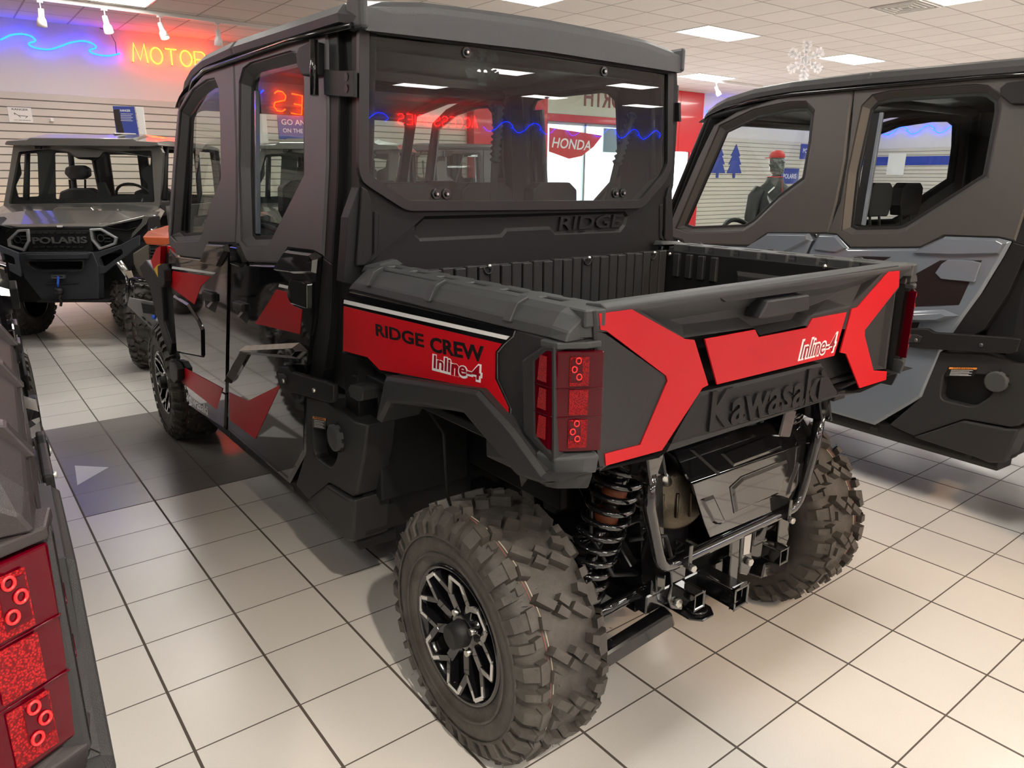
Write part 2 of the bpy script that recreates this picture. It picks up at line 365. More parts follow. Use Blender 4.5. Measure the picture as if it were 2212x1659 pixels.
# ================================================================== the crew side-by-side, rear seen first
CX = 1.372
def ridge():
    global ORG
    ORG = Vector((CX, -.7, 0))
    R = empty('utility_vehicle', ORG, 0, 'black and red four-door side-by-side with open cargo bed, nearest to the viewer', 'utility vehicle', 'crew side-by-sides')
    SL = Frame((.632, 0, 0), (0, -1, 0), (0, 0, 1))            # body side
    SU = Frame((.632, 0, 1.28), (0, -1, 0), (.085, 0, 1))      # leaning door tops
    WP = Frame((.680, 0, 1.28), (0, -1, 0), (.055, 0, 1))     # window glass, steeper than the shell
    RF = Frame((0, -2.66, 0), (1, 0, 0), (0, 0, 1))            # tailgate face
    CF = Frame((0, -1.65, 0), (1, 0, 0), (0, 0, 1))            # back of the cab
    MX = CX
    def P(name, F, px, d0, d1, m, bev=.004, seg=2, parent=R, rnd=0, mir=True, lab=None, holes=()):
        lp = F.pts(px)
        if rnd: lp = rounded(lp, rnd)
        mb = solid(MB(), F, [lp]+[rounded(F.pts(h), .03) for h in holes], d0, d1)
        return mb.build(name, m, parent, bev, seg, lab=lab, mirror=MX if mir else None)
    # ---- doors: leaning upper shells with recessed windows
    fd_out = [(369,533),(366,497),(369,452),(378,331),(387,238),(405,202),(450,151),(509,131),(511,210),(515,330),(515,437),(513,528),(496,528),(456,526),(443,558),(383,551),(380,541)]
    fd_rec = [(384,521),(372,509),(382,376),(392,241),(420,196),(450,175),(467,172),(476,194),(479,271),(480,385),(459,437),(441,500),(432,518)]
    fd_gl = [(389,506),(392,376),(404,255),(425,211),(450,193),(468,188),(475,202),(479,385),(458,437),(440,494)]
    rd_out = [(512,528),(518,440),(517,330),(513,210),(510,135),(520,117),(694,63),(708,60),(711,100),(712,241),(711,361),(701,554),(682,544),(627,537),(606,568),(537,566),(521,530)]
    rd_rec = [(535,531),(525,518),(520,361),(521,180),(529,150),(545,138),(631,113),(643,116),(658,141),(661,180),(661,376),(586,524),(577,531)]
    rd_gl = [(556,500),(556,345),(556,172),(571,160),(640,146),(657,150),(660,185),(660,374),(598,490)]
    for nm, out, rec, gl in (('front', fd_out, fd_rec, fd_gl), ('rear', rd_out, rd_rec, rd_gl)):
        o2, r2 = SU.pts(out), SU.pts(rec)
        g2 = inset(r2, .028)
        mb = solid(MB(), SU, [o2, r2], -.03, .0)
        ramp(mb, SU, inset(o2, -.0), -.0, inset(o2, .006), .006, cap=False)
        mb2 = solid(MB(), SU, [inset(o2, .006), inset(r2, -.004)], .0, .008, back=False)
        mb.v += []; n = len(mb.v); mb.add(mb2.v, mb2.f)
        ramp(mb, SU, r2, .0, g2, -.034, cap=False)
        shell = mb.build('door_shell', M_UP, R, .003, 1, lab='grey leaning upper half of the %s door' % nm, mirror=MX, msh=-.10)
        solid(MB(), SU, [inset(r2, .024), inset(r2, .040)], -.045, -.030).build('window_seal', M_SEAL, shell, .002, mirror=MX, msh=-.10)
        g = MB(); tr = tessellate_polygon([[Vector((p[0], p[1], 0)) for p in inset(r2, .026)]]); g.add([WP.w(p) for p in inset(r2, .026)], tr)
        gg = g.build('window_pane', M_GLASS2, shell, mirror=MX, msh=-.10)
        if nm == 'rear':
            A, B = r2[1], r2[3]; plate(SU, [(A[0]+.035, A[1]+.03), (A[0]+.080, A[1]+.03), (B[0]+.078, B[1]-.03), (B[0]+.033, B[1]-.03)], -.040, -.030).build('window_slider', M_PLD, shell, .002, mirror=MX, msh=-.10)
            plate(SU, [(A[0]+.080, A[1]+.03), (A[0]+.098, A[1]+.03), (B[0]+.096, B[1]-.03), (B[0]+.078, B[1]-.03)], -.038, -.022).build('window_slider', M_GREY, shell, .002, mirror=MX, msh=-.10)
    # ---- doors: gloss lower panels
    def door(nm, out):
        o2 = SL.pts(out); mb = solid(MB(), SL, [o2], -.05, .0); ramp(mb, SL, o2, 0, inset(o2, .012), .010)
        return mb.build('door_panel', M_GB, R, .003, 2, lab='gloss black lower panel of the %s door' % nm, mirror=MX)
    fd = door('front', [(367,534),(383,550),(443,557),(457,524),(495,526),(500,545),(498,640),(495,760),(493,900),(488,928),(407,876),(394,866),(389,775),(384,742),(378,640),(367,610)])
    rd = door('rear', [(505,527),(521,530),(537,567),(606,569),(627,538),(682,545),(696,554),(693,600),(684,700),(676,759),(667,835),(663,977),(627,1044),(495,930),(498,760),(502,560)])
    def raised(px, h, ch, m, parent, base=.010, F=SL, name='crease'):
        o2 = F.pts(px); mb = MB(); ramp(mb, F, o2, base-.004, inset(o2, ch), base+h); return mb.build(name, m, parent, .001, 1, mirror=MX)
    raised([(457,524),(495,526),(499,545),(480,578),(443,570),(443,557)], .018, .010, M_GB, fd, .008, name='door_shoulder')
    raised([(606,569),(627,538),(682,545),(693,558),(690,592),(640,592),(600,586)], .018, .010, M_GB, rd, .008, name='door_shoulder')
    raised([(505,529),(521,531),(537,567),(528,580),(506,572)], .012, .008, M_GB, rd, .008, name='door_shoulder')
    raised([(380,634),(412,653),(434,686),(445,711),(446,774),(389,763)], .010, .016, M_GB, fd)
    raised([(535,745),(653,738),(673,758),(654,776),(541,766),(505,829)], .030, .018, M_GB, rd, name='door_rib')
    raised([(470,900),(486,845),(494,850),(492,920)], .006, .004, M_GB, fd)
    def decal(px, m, parent, F=SL, d=.0102, t=.0016, nm='decal', mir=True, lab=None): return P(nm, F, px, d, d+t, m, 0, 1, parent, mir=mir, lab=lab)
    decal([(378,585),(461,597),(440,617),(425,657),(370,617)], M_RED, fd, lab='red sticker on the front door')
    decal([(377,575),(471,588),(468,592),(376,580)], M_WH, fd, lab='thin white sticker on the front door')
    decal([(404,794),(486,838),(477,886),(396,824)], M_RED, fd, d=.011, lab='red sticker low on the front door')
    decal([(604,625),(631,631),(632,646),(640,660),(659,668),(654,721),(557,698)], M_RED, rd, lab='red sticker on the rear door')
    decal([(610,613),(632,618),(632,624),(608,619)], M_WH, rd, lab='small white sticker on the rear door')
    decal([(500,846),(541,865),(612,830),(557,947),(502,906)], M_RED, rd, lab='red sticker low on the rear door')
    letters('Kawasaki', SL, SL.px(409,866), SL.px(455,897), .050, .0105, .0006, bold=.012, shear=.1).build('maker_name', M_WH, fd)
    for d_, q in ((fd, [(445,624),(474,630),(476,655),(470,676),(448,664)]), (rd, [(511,646),(541,656),(543,690),(538,700),(514,676)])):
        P('handle_pocket', SL, q, .004, .0108, M_PLD, .003, 1, d_)
        x0, y0 = q[0]; P('door_handle', SL, [(x0+4,y0+3),(x0+26,y0+10),(x0+27,y0+28),(x0+5,y0+22)], .010, .028, M_PL, .006, 2, d_)
        P('door_handle', SL, [(x0+8,y0+36),(x0+22,y0+20),(x0+26,y0+23),(x0+12,y0+40)], .0108, .014, M_SIL, .0, 1, d_, lab='bright lever edge')
    P('hinge_cover', SL, [(635,613),(640,602),(665,606),(675,613),(675,666),(640,655),(632,638)], .006, .022, M_GB, .004, 2, rd)
    # latch blocks on the front door's leading edge
    for yy in (598, 795): P('door_latch', SL, [(361,yy-30+5),(370,yy-30),(376,yy-15),(377,yy+10),(372,yy+22),(362,yy+14)] if yy < 700 else [(385,yy-18),(396,yy-14),(404,yy),(404,yy+22),(396,yy+30),(386,yy+18)], .012, .05, M_PL, .006, 2, fd)
    # strap hinge
    st = P('hinge_strap', SL, [(621,800),(629,786),(648,788),(656,799),(733,820),(747,826),(747,862),(739,866),(663,846),(648,843),(629,832)], .024, .046, M_PLD, .006, 2)
    P('hinge_plate', SL, [(628,802),(640,803),(646,810),(645,826),(632,824)], .046, .050, M_PL, .003, 1, st)
    for px in ((708,838), (641,818)): a = SL.px(*px); p = SL.w(a, .04); MB().cyl(p, p+Vector((-.014, 0, 0)), .008, 6).build('bolt', M_STEEL, st, .001, mirror=MX)
    # top hinge
    th_ = P('roof_hinge', SU, [(658,122),(664,106),(694,92),(706,95),(706,166),(672,167),(660,145)], .006, .030, M_PLD, .005, 2)
    p, q = SU.w(SU.px(701, 92), .034), SU.w(SU.px(702, 210), .034); MB().tube([p, q], .013, 14).build('hinge_pin', M_GB2, th_, mirror=MX)
    P('hinge_bracket', SU, [(706,150),(736,154),(772,154),(772,211),(736,209),(708,206)], .0, .012, M_PLD, .002, 1, th_, mir=True)
    for yy in (168, 193): p = SU.w(SU.px(757, yy), .0125); MB().cyl(p, p+Vector((-.002, 0, 0)), .012, 16).build('bracket_hole', M_SEAL, th_, mirror=MX)
    # ---- front fender, cab corner, sills
    P('front_fender', SL, [(336,563),(350,535),(361,530),(366,560),(366,612),(377,640),(388,765),(394,866),(378,835),(360,740),(348,672),(333,612),(318,585)], -.12, .004, M_PLD, .006, 2)
    P('front_flare', SL, [(311,575),(326,561),(344,583),(361,618),(366,693),(382,741),(378,772),(392,868),(386,862),(374,769),(362,725),(347,672),(335,621),(322,600)], -.05, .030, M_PL, .008, 2)
    P('fender_decal', SL, [(339,562),(351,536),(361,531),(359,569),(344,580)], .004, .032, M_RED, 0, 1, lab='red sticker at the front corner')
    P('fender_decal', SL, [(346,580),(353,572),(360,569),(360,609)], .004, .033, M_YEL, 0, 1, lab='yellow sticker at the front corner')
    P('fender_decal', SL, [(361,531),(376,534),(380,549),(364,548)], -.01, .002, M_RED, 0, 1, lab='red sticker below the front window')
    c = MB(); secs = []
    for z, dx in ((.86, 0), (1.28, 0), (1.97, .055)):
        secs.append([Vector((x+dx, y, z)) for x, y in ((.665, -1.405), (.655, -1.52), (.665, -1.60), (.69, -1.638), (.708, -1.648), (.708, -1.60), (.70, -1.405))])
    c.loft(secs).build('cab_corner', M_PLD, R, .01, 3, mirror=MX)
    P('door_jamb', SU, [(700,100),(712,62),(728,62),(733,200),(728,400),(716,570),(697,556)], -.035, .0, M_PLD, .004, 2)
    P('door_jamb', SL, [(697,556),(716,570),(712,700),(700,800),(664,860),(671,780),(686,690)], -.06, .0, M_PLD, .004, 2)
    sill = MB(); y0, y1 = .60, -1.56
    sill.loft([[Vector((x, y, z)) for x, z in ((.66, .375), (.645, .36), (.64, .315), (.655, .29), (.80, .285), (.80, .375))] for y in (y0, y1)])
    sill.build('side_sill', M_PLD, R, .006, 2, mirror=MX)
    for yy in (-1.44, -1.0, -.98, -.45, -.2, .1):
        p = Vector((.6405, yy, .328)); MB().cyl(p, p+Vector((-.002, 0, 0)), .012, 14).build('sill_hole', M_SEAL, R, mirror=MX)
    # ---- quarter panel between rear door and rear wheel
    qp = P('quarter_panel', SL, [(664,852),(672,858),(709,865),(746,895),(768,910),(796,918),(789,985),(773,1069),(765,1073),(714,1043),(670,1081),(641,1046),(663,975)], -.10, .006, M_PL, .012, 3, holes=[[(676,910),(735,930),(732,985),(718,1012),(682,985)]])
    P('filler_pocket', SL, [(670,900),(742,920),(740,1000),(720,1025),(672,995)], -.06, -.045, M_PLD, 0, 1, qp)
    P('lower_guard', SL, [(670,1082),(714,1045),(761,1075),(775,1078),(772,1168),(756,1165),(742,1149)], -.12, .018, M_PL, .010, 3)
    p = SL.w(SL.px(716, 947, .03), -.005); MB().cyl(p+Vector((.05, 0, 0)), p+Vector((-.030, 0, 0)), .046, 28).cyl(p+Vector((-.030, 0, 0)), p+Vector((-.034, 0, 0)), .046, 28, .040).build('fuel_cap', M_RAIL, qp, .002, 2, mirror=MX)
    for k in range(8):
        a = k*pi/4; MB().box((p.x-.02, p.y+cos(a)*.047-.006, p.z+sin(a)*.047-.006), (p.x+.01, p.y+cos(a)*.047+.006, p.z+sin(a)*.047+.006)).build('cap_grip', M_PLD, qp, .002)
    wl = P('warning_label', SL, [(679,897),(709,902),(708,927),(679,923)], .006, .0075, M_BLK, 0, 1, qp, mir=False, lab='black and orange warning label')
    P('label_header', SL, [(680,898),(708.5,903),(708.5,908),(680,903)], .0076, .0082, mat('label_orange', (.8, .28, .05), .4), 0, 1, wl, mir=False)
    letters('WARNING', SL, SL.px(684,902.5), SL.px(705,907), .007, .0083, .0002).build('label_writing', M_BLK, wl)
    for k in range(5): P('label_line', SL, [(683,906+k*3.3),(705-3*(k % 2),910+k*3.3),(705-3*(k % 2),911+k*3.3),(683,907+k*3.3)], .0076, .008, M_WH, 0, 1, wl, mir=False)
    # wheel house
    wh = MB().box((.66, -1.60, .36), (CX, -1.50, .93)).box((1.06, -2.15, .55), (1.09, -1.55, .95)).box((.68, -2.6, .91), (CX, -1.6, .94))
    wh.box((.70, -1.66, .50), (1.05, -1.58, .93)).build('wheel_house', M_PLD, R, .006, 2, mirror=MX)
    MB().tube([(.80, -1.66, .93), (.86, -1.80, .75), (.92, -1.72, .45)], .006, 6).build('wheel_house_seam', M_PL, R)
    P('step_block', SL, [(770,836),(776,827),(798,832),(803,840),(801,862),(792,864),(774,853)], -.03, .03, M_PL, .004, 2)
    # ---- bed side: shell, gloss panel, decals, flare
    BS = Frame((.622, 0, 0), (0, -1, 0), (0, 0, 1))
    body = P('bed_side', BS, [(748,634),(766,621),(1208,706),(1211,1030),(1200,1041),(1179,1048),(1119,1028),(1003,891),(840,870),(833,813),(799,775),(745,760)], -.07, .0, M_PL, .004, 1)
    pan = P('gloss_panel', BS, [(744,642),(758,630),(1118,712),(1113,727),(1093,745),(1079,762),(1079,818),(1108,880),(1108,929),(1031,842),(824,805),(796,779),(743,763)], .0, .006, M_GB, .002, 1, body)
    decal([(747,661),(1089,742),(1075,760),(1074,818),(1103,880),(1103,921),(1033,836),(825,798),(799,771),(746,757)], M_RED, pan, BS, .0062, lab='wide red bed sticker')
    decal([(748,647),(1106,726),(1099,733),(747,655)], M_WH, pan, BS, .0062, lab='long white stripe')
    letters('RIDGE', BS, BS.px(818,723), BS.px(922,749), .034, .0078, .0005, bold=.025).build('bed_lettering', M_BLK, pan, lab='black RIDGE lettering')
    letters('CREW', BS, BS.px(936,757), BS.px(1053,781), .037, .0078, .0005, bold=.03).build('bed_lettering', M_BLK, pan, lab='black CREW lettering')
    letters('Inline-4', BS, BS.px(939,795), BS.px(1049,823), .040, .0078, .0004, bold=.085, shear=.12).build('engine_badge', M_WH, pan, lab='white outline of the engine lettering')
    letters('Inline-4', BS, BS.px(943,793), BS.px(1045,820), .034, .0086, .0004, bold=.018, shear=.12).build('engine_badge', M_DRED, pan, lab='dark red engine lettering')
    fl = [(834,813),(1034,842),(1108,926),(1176,1021),(1209,1040),(1179,1049),(1119,1029),(1003,893),(920,877),(842,872),(822,914),(814,906)]
    f2 = BS.pts(fl, .03); mb = solid(MB(), BS, [f2], -.10, .026); ramp(mb, BS, f2, .026, inset(f2, .009), .038); mb.build('fender_flare', M_PL, R, .003, 2, mirror=MX)
    # ---- bed corner around the tail light
    rows = [(.900, .0), (.935, .0), (.985, .0), (1.20, .0), (1.235, .0)]
    cb = MB(); L = []
    for z, _ in rows:
        t = .012 if z < .93 else 0
        L.append([Vector((x, y, z)) for x, y in ((.624, -2.36), (.618+t, -2.50), (.612+t, -2.585), (.622+t, -2.618+t), (.66+t, -2.645+t), (.692, -2.660+t), (.692, -2.36))])
    cb.loft(L).build('bed_corner', M_PL, R, .005, 2, mirror=MX)
    # raised rim: side part and rear ledges
    sd = lambda *p: [BS.px(*q) for q in p]
    ring = solid(MB(), BS, [sd((1141,775),(1190,742),(1212,742),(1212,1000),(1200,992),(1144,931)), sd((1170,779),(1196,757),(1206,757),(1206,972),(1172,938))], -.01, .020); ring.build('lamp_rim', M_PL, R, .006, 2, mirror=MX)
    led = MB()
    led.loft([[Vector(p) for p in ((.600, -2.585, z0), (.606, -2.632, z0), (.66, -2.662, z0), (.693, -2.670, z0), (.693, -2.64, z0), (.63, -2.58, z0))] for z0 in (1.219, 1.233)])
    led.build('lamp_ledge', M_RAIL, R, .003, 2, mirror=MX); led = MB()
    led.loft([[Vector(p) for p in ((.596+e, -2.58, z0), (.602+e, -2.636+e, z0), (.66, -2.668+e, z0), (.693, -2.678+e, z0), (.693, -2.64, z0), (.63, -2.58, z0))] for z0, e in ((.945, .01), (.985, .002), (.993, .014))])
    led.build('lamp_ledge', M_RAIL, R, .003, 2, mirror=MX)
    def lens_row(z, ys, o=0.): return [Vector((.604-o, ys, z)), Vector((.603-o, -2.612, z)), Vector((.610-o*.7, -2.630-o*.7, z)), Vector((.655, -2.659-o, z)), Vector((.692, -2.680-o, z)), Vector((.692, -2.64, z)), Vector((.63, -2.57, z))]
    ln = MB().loft([lens_row(.999, -2.603), lens_row(1.026, -2.565), lens_row(1.185, -2.563), lens_row(1.214, -2.60)]).build('tail_light', M_LENS, R, .003, 2, mirror=MX)
    for sgn in (1, -1):
        Xm = lambda p: Vector(p) if sgn == 1 else Vector((2*CX-p[0], p[1], p[2]))
        rear = Frame(Xm((.655, -2.6605, 0)), Vector((.037*sgn, -.021, 0)) if sgn == 1 else Vector((.037, .021, 0)), (0, 0, 1))
        sx_ = lambda a: a if sgn == 1 else -a
        def patch(x0, x1, z0, z1, m=M_REFL, d=.0012, nm='reflector', F=None):
            q = [(sx_(x0), z0), (sx_(x1), z0), (sx_(x1), z1), (sx_(x0), z1)]
            return solid(MB(), F or rear, [q], -.001, d).build(nm, m, ln, .0005)
        patch(-.030, .010, 1.142, 1.203); patch(-.030, .010, 1.080, 1.134); patch(-.030, .010, 1.008, 1.070)
        for z0_, z1_ in ((1.150, 1.198), (1.026, 1.066)): patch(-.028, -.004, z0_, z1_, M_LENS, .0022, 'lamp_cell')
        for zc in (1.178, 1.045):
            for k, (ax_, az) in enumerate(((-.006, .022), (-.014, 0), (-.004, -.020))):
                cen = rear.w((sx_(ax_-.007), zc+az*.8), .0035)
                ringp = [cen+rear.u*(cos(t)*.0052)+rear.v*(sin(t)*.0062) for t in [2*pi*i/16 for i in range(16)]]
                MB().tube(ringp, .0017, 6, closed=True).build('lamp_ring', M_LED, ln)
        sf = Frame(Xm((.6035, 0, 0)), (0, -1 if sgn == 1 else 1, 0), (0, 0, 1))
        for z0, z1 in ((1.145, 1.20), (1.085, 1.13), (1.02, 1.07)):
            q = [(2.575*(1 if sgn == 1 else -1), z0), (2.604*(1 if sgn == 1 else -1), z0), (2.604*(1 if sgn == 1 else -1), z1), (2.582*(1 if sgn == 1 else -1), z1)]
            solid(MB(), sf, [q], -.001, .0014).build('reflector', M_REFL, ln, .0005)
        for z in (1.075, 1.137): MB().tube([Xm((.602, -2.566, z)), Xm((.602, -2.612, z)), Xm((.610, -2.632, z)), Xm((.692, -2.682, z))], .0011, 5).build('lens_seam', M_LENS, ln)
    # ---- bed rails
    def prof(y, k=0., zt=0.):
        return [Vector((x, y, z+zt)) for x, z in ((.612+k*.2, 1.232), (.617+k*.4, 1.256-k*.2), (.640+k, 1.283-k*.3), (.662+k, 1.294-k*.1), (.664+k, 1.284-k*.1), (.70, 1.23))]
    rl = MB().loft([prof(-1.655, .045, -.012), prof(-1.70, .012, -.006), prof(-1.78, 0, -.004), prof(-2.60, 0, .004), prof(-2.645, .02, .002)])
    TF = Frame((0, 0, 1.290), (1, 0, 0), (0, 1, 0))
    slots = [[(.695, y), (.718, y), (.718, y+.075), (.695, y+.075)] for y in (-2.54, -2.40, -2.26, -2.12, -1.98, -1.85)]
    edge = [(.658, -2.655), (.706, -2.665)]
    yv = -2.60
    while yv < -1.80: edge += [(.752, yv), (.752, yv+.08), (.744, yv+.085), (.744, yv+.11)]; yv += .115
    edge += [(.752, -1.75), (.70, -1.74), (.66, -1.76)]
    solid(rl, TF, [edge]+slots, -.03, .006)
    rl.box((.727, -2.62, 1.20), (.745, -1.72, 1.285))
    rail = rl.build('bed_rail', M_RAIL, R, .003, 1, mirror=MX)
    for s_ in slots: MB().box((s_[0][0]-.002, s_[0][1]-.002, 1.258), (s_[2][0]+.002, s_[2][1]+.002, 1.284)).build('slot_shade', M_SEAL, rail, mirror=MX)  # dark boxes stand in for the shade inside the rail slots
    ce = MB().loft([[Vector((x, y, z)) for x, y in ((.625, -2.60), (.64, -2.640), (.688, -2.657), (.692, -2.657), (.692, -2.58), (.64, -2.58))] for z in (1.238, 1.262)]+[[Vector((x, y, 1.292)) for x, y in ((.655, -2.60), (.662, -2.622), (.688, -2.635), (.692, -2.635), (.692, -2.58), (.65, -2.58))]])
    ce.build('rail_end', M_RAIL, rail, .002, 1, mirror=MX)
    for yy in (-1.80, -2.13, -2.46):
        MB().loft([[Vector((x, yy+dy, z)) for x, z in ((.606, 1.250), (.628, 1.290), (.660, 1.302), (.664, 1.28), (.64, 1.25))] for dy in (-.014, .014)]).build('tie_down_hook', M_RAIL, rail, .002, 1, mirror=MX)
    fb = MB().loft([[Vector((x, y, z)) for x, y, z in ((.66, -1.665, 1.27), (.78, -1.665, 1.285), (.78, -1.72, 1.292), (.675, -1.765, 1.292))], [Vector((.67, -1.668, 1.29)), Vector((.77, -1.668, 1.306)), Vector((.765, -1.70, 1.306)), Vector((.69, -1.73, 1.302))]]).build('rail_end', M_RAIL, rail, .003, 1, mirror=MX)
    # ---- bed tub
    tub = MB().box((.745, -2.62, .955), (2*CX-.745, -1.70, .97)).box((.745, -2.62, .955), (.757, -1.70, 1.27)).box((2*CX-.757, -2.62, .955), (2*CX-.745, -1.70, 1.27)).box((.745, -1.712, .955), (2*CX-.745, -1.695, 1.268)).build('cargo_bed', M_PLD, R, .003)
    x = .775; k = 0
    while x < 1.95:
        MB().box((x, -1.730, .97), (x+.043, -1.705, 1.266)).box((x+.043, -1.735, .97), (x+.083, -1.705, 1.271)).build('bed_rib', M_PL, tub, .003, 1); x += .093
    for i, y in enumerate((-1.78, -1.84, -1.90, -1.96)): MB().box((1.973, y-.018, 1.17), (1.990, y+.012, 1.262)).build('bed_rib', M_PL, tub, .003, 1, mirror=MX)
    for (y0, y1, z0, z1) in ((-2.30, -2.06, 1.0, 1.22), (-2.55, -2.36, 1.0, 1.20)):
        F = Frame((1.987, 0, 0), (0, -1, 0), (0, 0, 1)); ramp(MB(), F, [(-y0, z0), (-y1, z0), (-y1, z1), (-y0, z1)][::-1], 0, inset([(-y0, z0), (-y1, z0), (-y1, z1), (-y0, z1)][::-1], .015), .012).build('bed_rib', M_PL, tub, .002, mirror=MX)
    for p in ((1056,575), (1271,557), (1412,546)):
        F2 = Frame((0, -1.735, 0), (1, 0, 0), (0, 0, 1)); q = F2.px(*p); c0 = F2.w(q); MB().sphere(c0+Vector((0, -.004, 0)), .008).build('bolt', M_STEEL, tub)
        MB().tube([c0+Vector((.018*cos(t), .002, .022*sin(t)-.004)) for t in [pi+pi*i/8 for i in range(9)]], .003, 6).build('bolt_cup', M_PL, tub)
    for p in ((1447,549), (1782,576)):
        F2 = Frame((1.984, 0, 0), (0, -1, 0), (0, 0, 1)); F2.n = Vector((-1, 0, 0)); q = F2.px(*p); c0 = F2.w(q); MB().sphere(c0, .009).build('bolt', M_STEEL, tub)
    # ---- tailgate
    g_out = [(1281,672),(1941,573),(1942,622),(1935,632),(1914,796),(1916,822),(1858,848),(1812,851),(1802,858),(1449,959),(1440,976),(1423,989),(1296,1018)]
    pkL = [(1289,716),(1308,721),(1436,811),(1440,823),(1381,958),(1290,978)]
    pkR = [(1931,634),(1866,715),(1866,727),(1886,800),(1909,797),(1916,740)]
    scp = [(1367,662),(1478,730),(1628,708),(1642,724),(1737,704),(1751,684),(1836,663),(1905,590),(1811,618),(1570,652),(1545,636)]
    tg2 = [RF.pts(q) for q in (g_out, pkL, pkR, scp)]
    mb = solid(MB(), RF, tg2, -.055, 0.)
    ramp(mb, RF, tg2[2], 0, inset(tg2[2], .010), -.014)
    ramp(mb, RF, tg2[1], 0, RF.pts([(1291,728),(1300,734),(1392,818),(1394,828),(1350,935),(1291,950)], -.034), -.034)
    si = RF.pts([(1372,665),(1500,706),(1622,690),(1644,712),(1735,694),(1748,676),(1812,650),(1898,592),(1812,622),(1575,658),(1540,644)])
    ramp(mb, RF, tg2[3], 0, si, -.036)
    gate = mb.build('tailgate', M_PL, R, .0008, 1)
    MB().loft([[Vector((x, y, z)) for y, z in ((-2.600, 1.235), (-2.600, 1.300), (-2.645, 1.304), (-2.661, 1.297), (-2.661, 1.284), (-2.62, 1.235))] for x in (.708, 2*CX-.708)]).build('tailgate_rim', M_RAIL, gate, .004, 2)
    MB().box((.735, -2.612, .97), (2*CX-.735, -2.585, 1.29)).build('tailgate_liner', M_PLD, gate, .003)
    dz = dict(F=RF, d=-.001, t=.004, mir=False)
    decal([(1292,677),(1363,668),(1478,732),(1498,734),(1528,831),(1515,838),(1428,972),(1307,1005),(1305,980),(1381,960),(1440,822),(1437,811),(1308,714),(1295,712)], M_RED, gate, lab='angular red sticker left on the tailgate', **dz)
    decal([(1521,732),(1629,712),(1637,728),(1741,708),(1753,688),(1827,674),(1800,768),(1547,830)], M_RED, gate, lab='red centre sticker on the tailgate', **dz)
    decal([(1838,667),(1850,664),(1918,587),(1941,585),(1940,618),(1866,713),(1866,725),(1885,800),(1914,802),(1912,820),(1855,838),(1826,764),(1813,761)], M_RED, gate, lab='angular red sticker right on the tailgate', **dz)
    letters('Inline-4', RF, RF.px(1721,777), RF.px(1803,757), .056, .003, .0004, bold=.05, shear=.25).build('engine_badge', M_WH, gate, lab='white outline of the engine lettering')
    letters('Inline-4', RF, RF.px(1725,775), RF.px(1799,757), .048, .0038, .0004, bold=.002, shear=.25).build('engine_badge', M_DRED, gate, lab='dark red engine lettering')
    pb = RF.pts([(1510,847),(1772,784),(1808,848),(1802,857),(1449,958),(1453,948)])
    mb = solid(MB(), RF, [pb], -.05, .001); ramp(mb, RF, pb, .001, inset(pb, .008), .007); mb.build('name_plate', M_PLD, gate, .001)
    letters('Kawasaki', RF, RF.px(1522,928), RF.px(1765,860), .098, .006, .004, bold=.022).build('maker_name', M_PLD, gate, .0012, 1, lab='dark raised lettering')
    hb = Frame((0, -2.68, 0), (1, 0, 0), (0, 0, 1)); h0 = RF.pts([(1628,686),(1648,648),(1737,635),(1737,668),(1647,686)])
    mb = solid(MB(), RF, [h0], -.03, .016); mb.build('gate_handle', M_SEAL, gate, .006, 2)
    for px in ((1462,964), (1822,858)):
        q = RF.w(RF.px(*px), -.03); MB().box(q+Vector((-.03, -.02, -.012)), q+Vector((.03, .03, .014))).build('gate_hinge', M_PLD, gate, .003)
    # ---- back of the cab
    gl = [(787,60),(1100,104),(1441,155),(1440,356),(1427,384),(1384,434),(1373,438),(1130,440),(881,440),(868,434),(790,383),(785,361)]
    out = [(777,48),(1110,90),(1462,146),(1464,200),(1463,262),(1455,400),(1418,556),(1410,600),(1100,640),(850,640),(742,610),(752,470),(775,405),(777,250)]
    G2 = rounded(CF.pts(gl), .012, 2)
    rc = CF.pts([(895,487),(917,467),(1350,456),(1358,467),(1351,488),(1340,502),(1199,508),(1188,496),(1096,500),(1085,513),(906,522),(895,510)])
    mb = solid(MB(), CF, [CF.pts(out), G2, rc], -.05, .0); ramp(mb, CF, rc, 0, inset(rc, .010), -.009); back = mb.build('cab_back', M_PLD, R, .003, 2)
    solid(MB(), CF, [inset(G2, -.022), inset(G2, .010)], -.005, .014).build('pane_seal', M_SEAL, back, .005, 2)
    g = MB(); I = inset(G2, .008); g.add([CF.w(p, .004) for p in I], tessellate_polygon([[Vector((p[0], p[1], 0)) for p in I]]))
    pane = g.build('rear_pane', M_GLASS, back)
    for px in ((1005,114), (1302,155), (940,419), (962,419), (1327,418), (1343,417)):
        q = CF.w(CF.px(*px), .004); MB().cyl(q, q+Vector((0, -.006, 0)), .017, 20).cyl(q+Vector((0, -.006, 0)), q+Vector((0, -.012, 0)), .009, 6).build('pane_bolt', M_GB2, pane, .001)
        MB().cyl(q+Vector((0, -.012, 0)), q+Vector((0, -.013, 0)), .004, 8).build('pane_bolt', M_STEEL, pane)
    for px in ((951,419), (1335,418)): q = CF.w(CF.px(*px), -.004); MB().box(q+Vector((-.035, 0, -.022)), q+Vector((.035, .012, .022))).build('pane_bracket', M_PLD, pane, .002)
    letters('RIDGE', CF, CF.px(1207,497), CF.px(1343,490), .048, -.009, .005, bold=.012, shear=.12).build('maker_name', M_PLD, back, .0008, lab='raised RIDGE lettering')
    P('cab_rib', CF, [(778,402),(790,410),(800,440),(800,560),(785,574),(765,575)], 0, .014, M_PLD, .005, 2, back)
    P('cab_rib', CF, [(806,455),(818,460),(815,555),(790,575),(786,572),(805,548)], 0, .006, M_PLD, .003, 1, back)
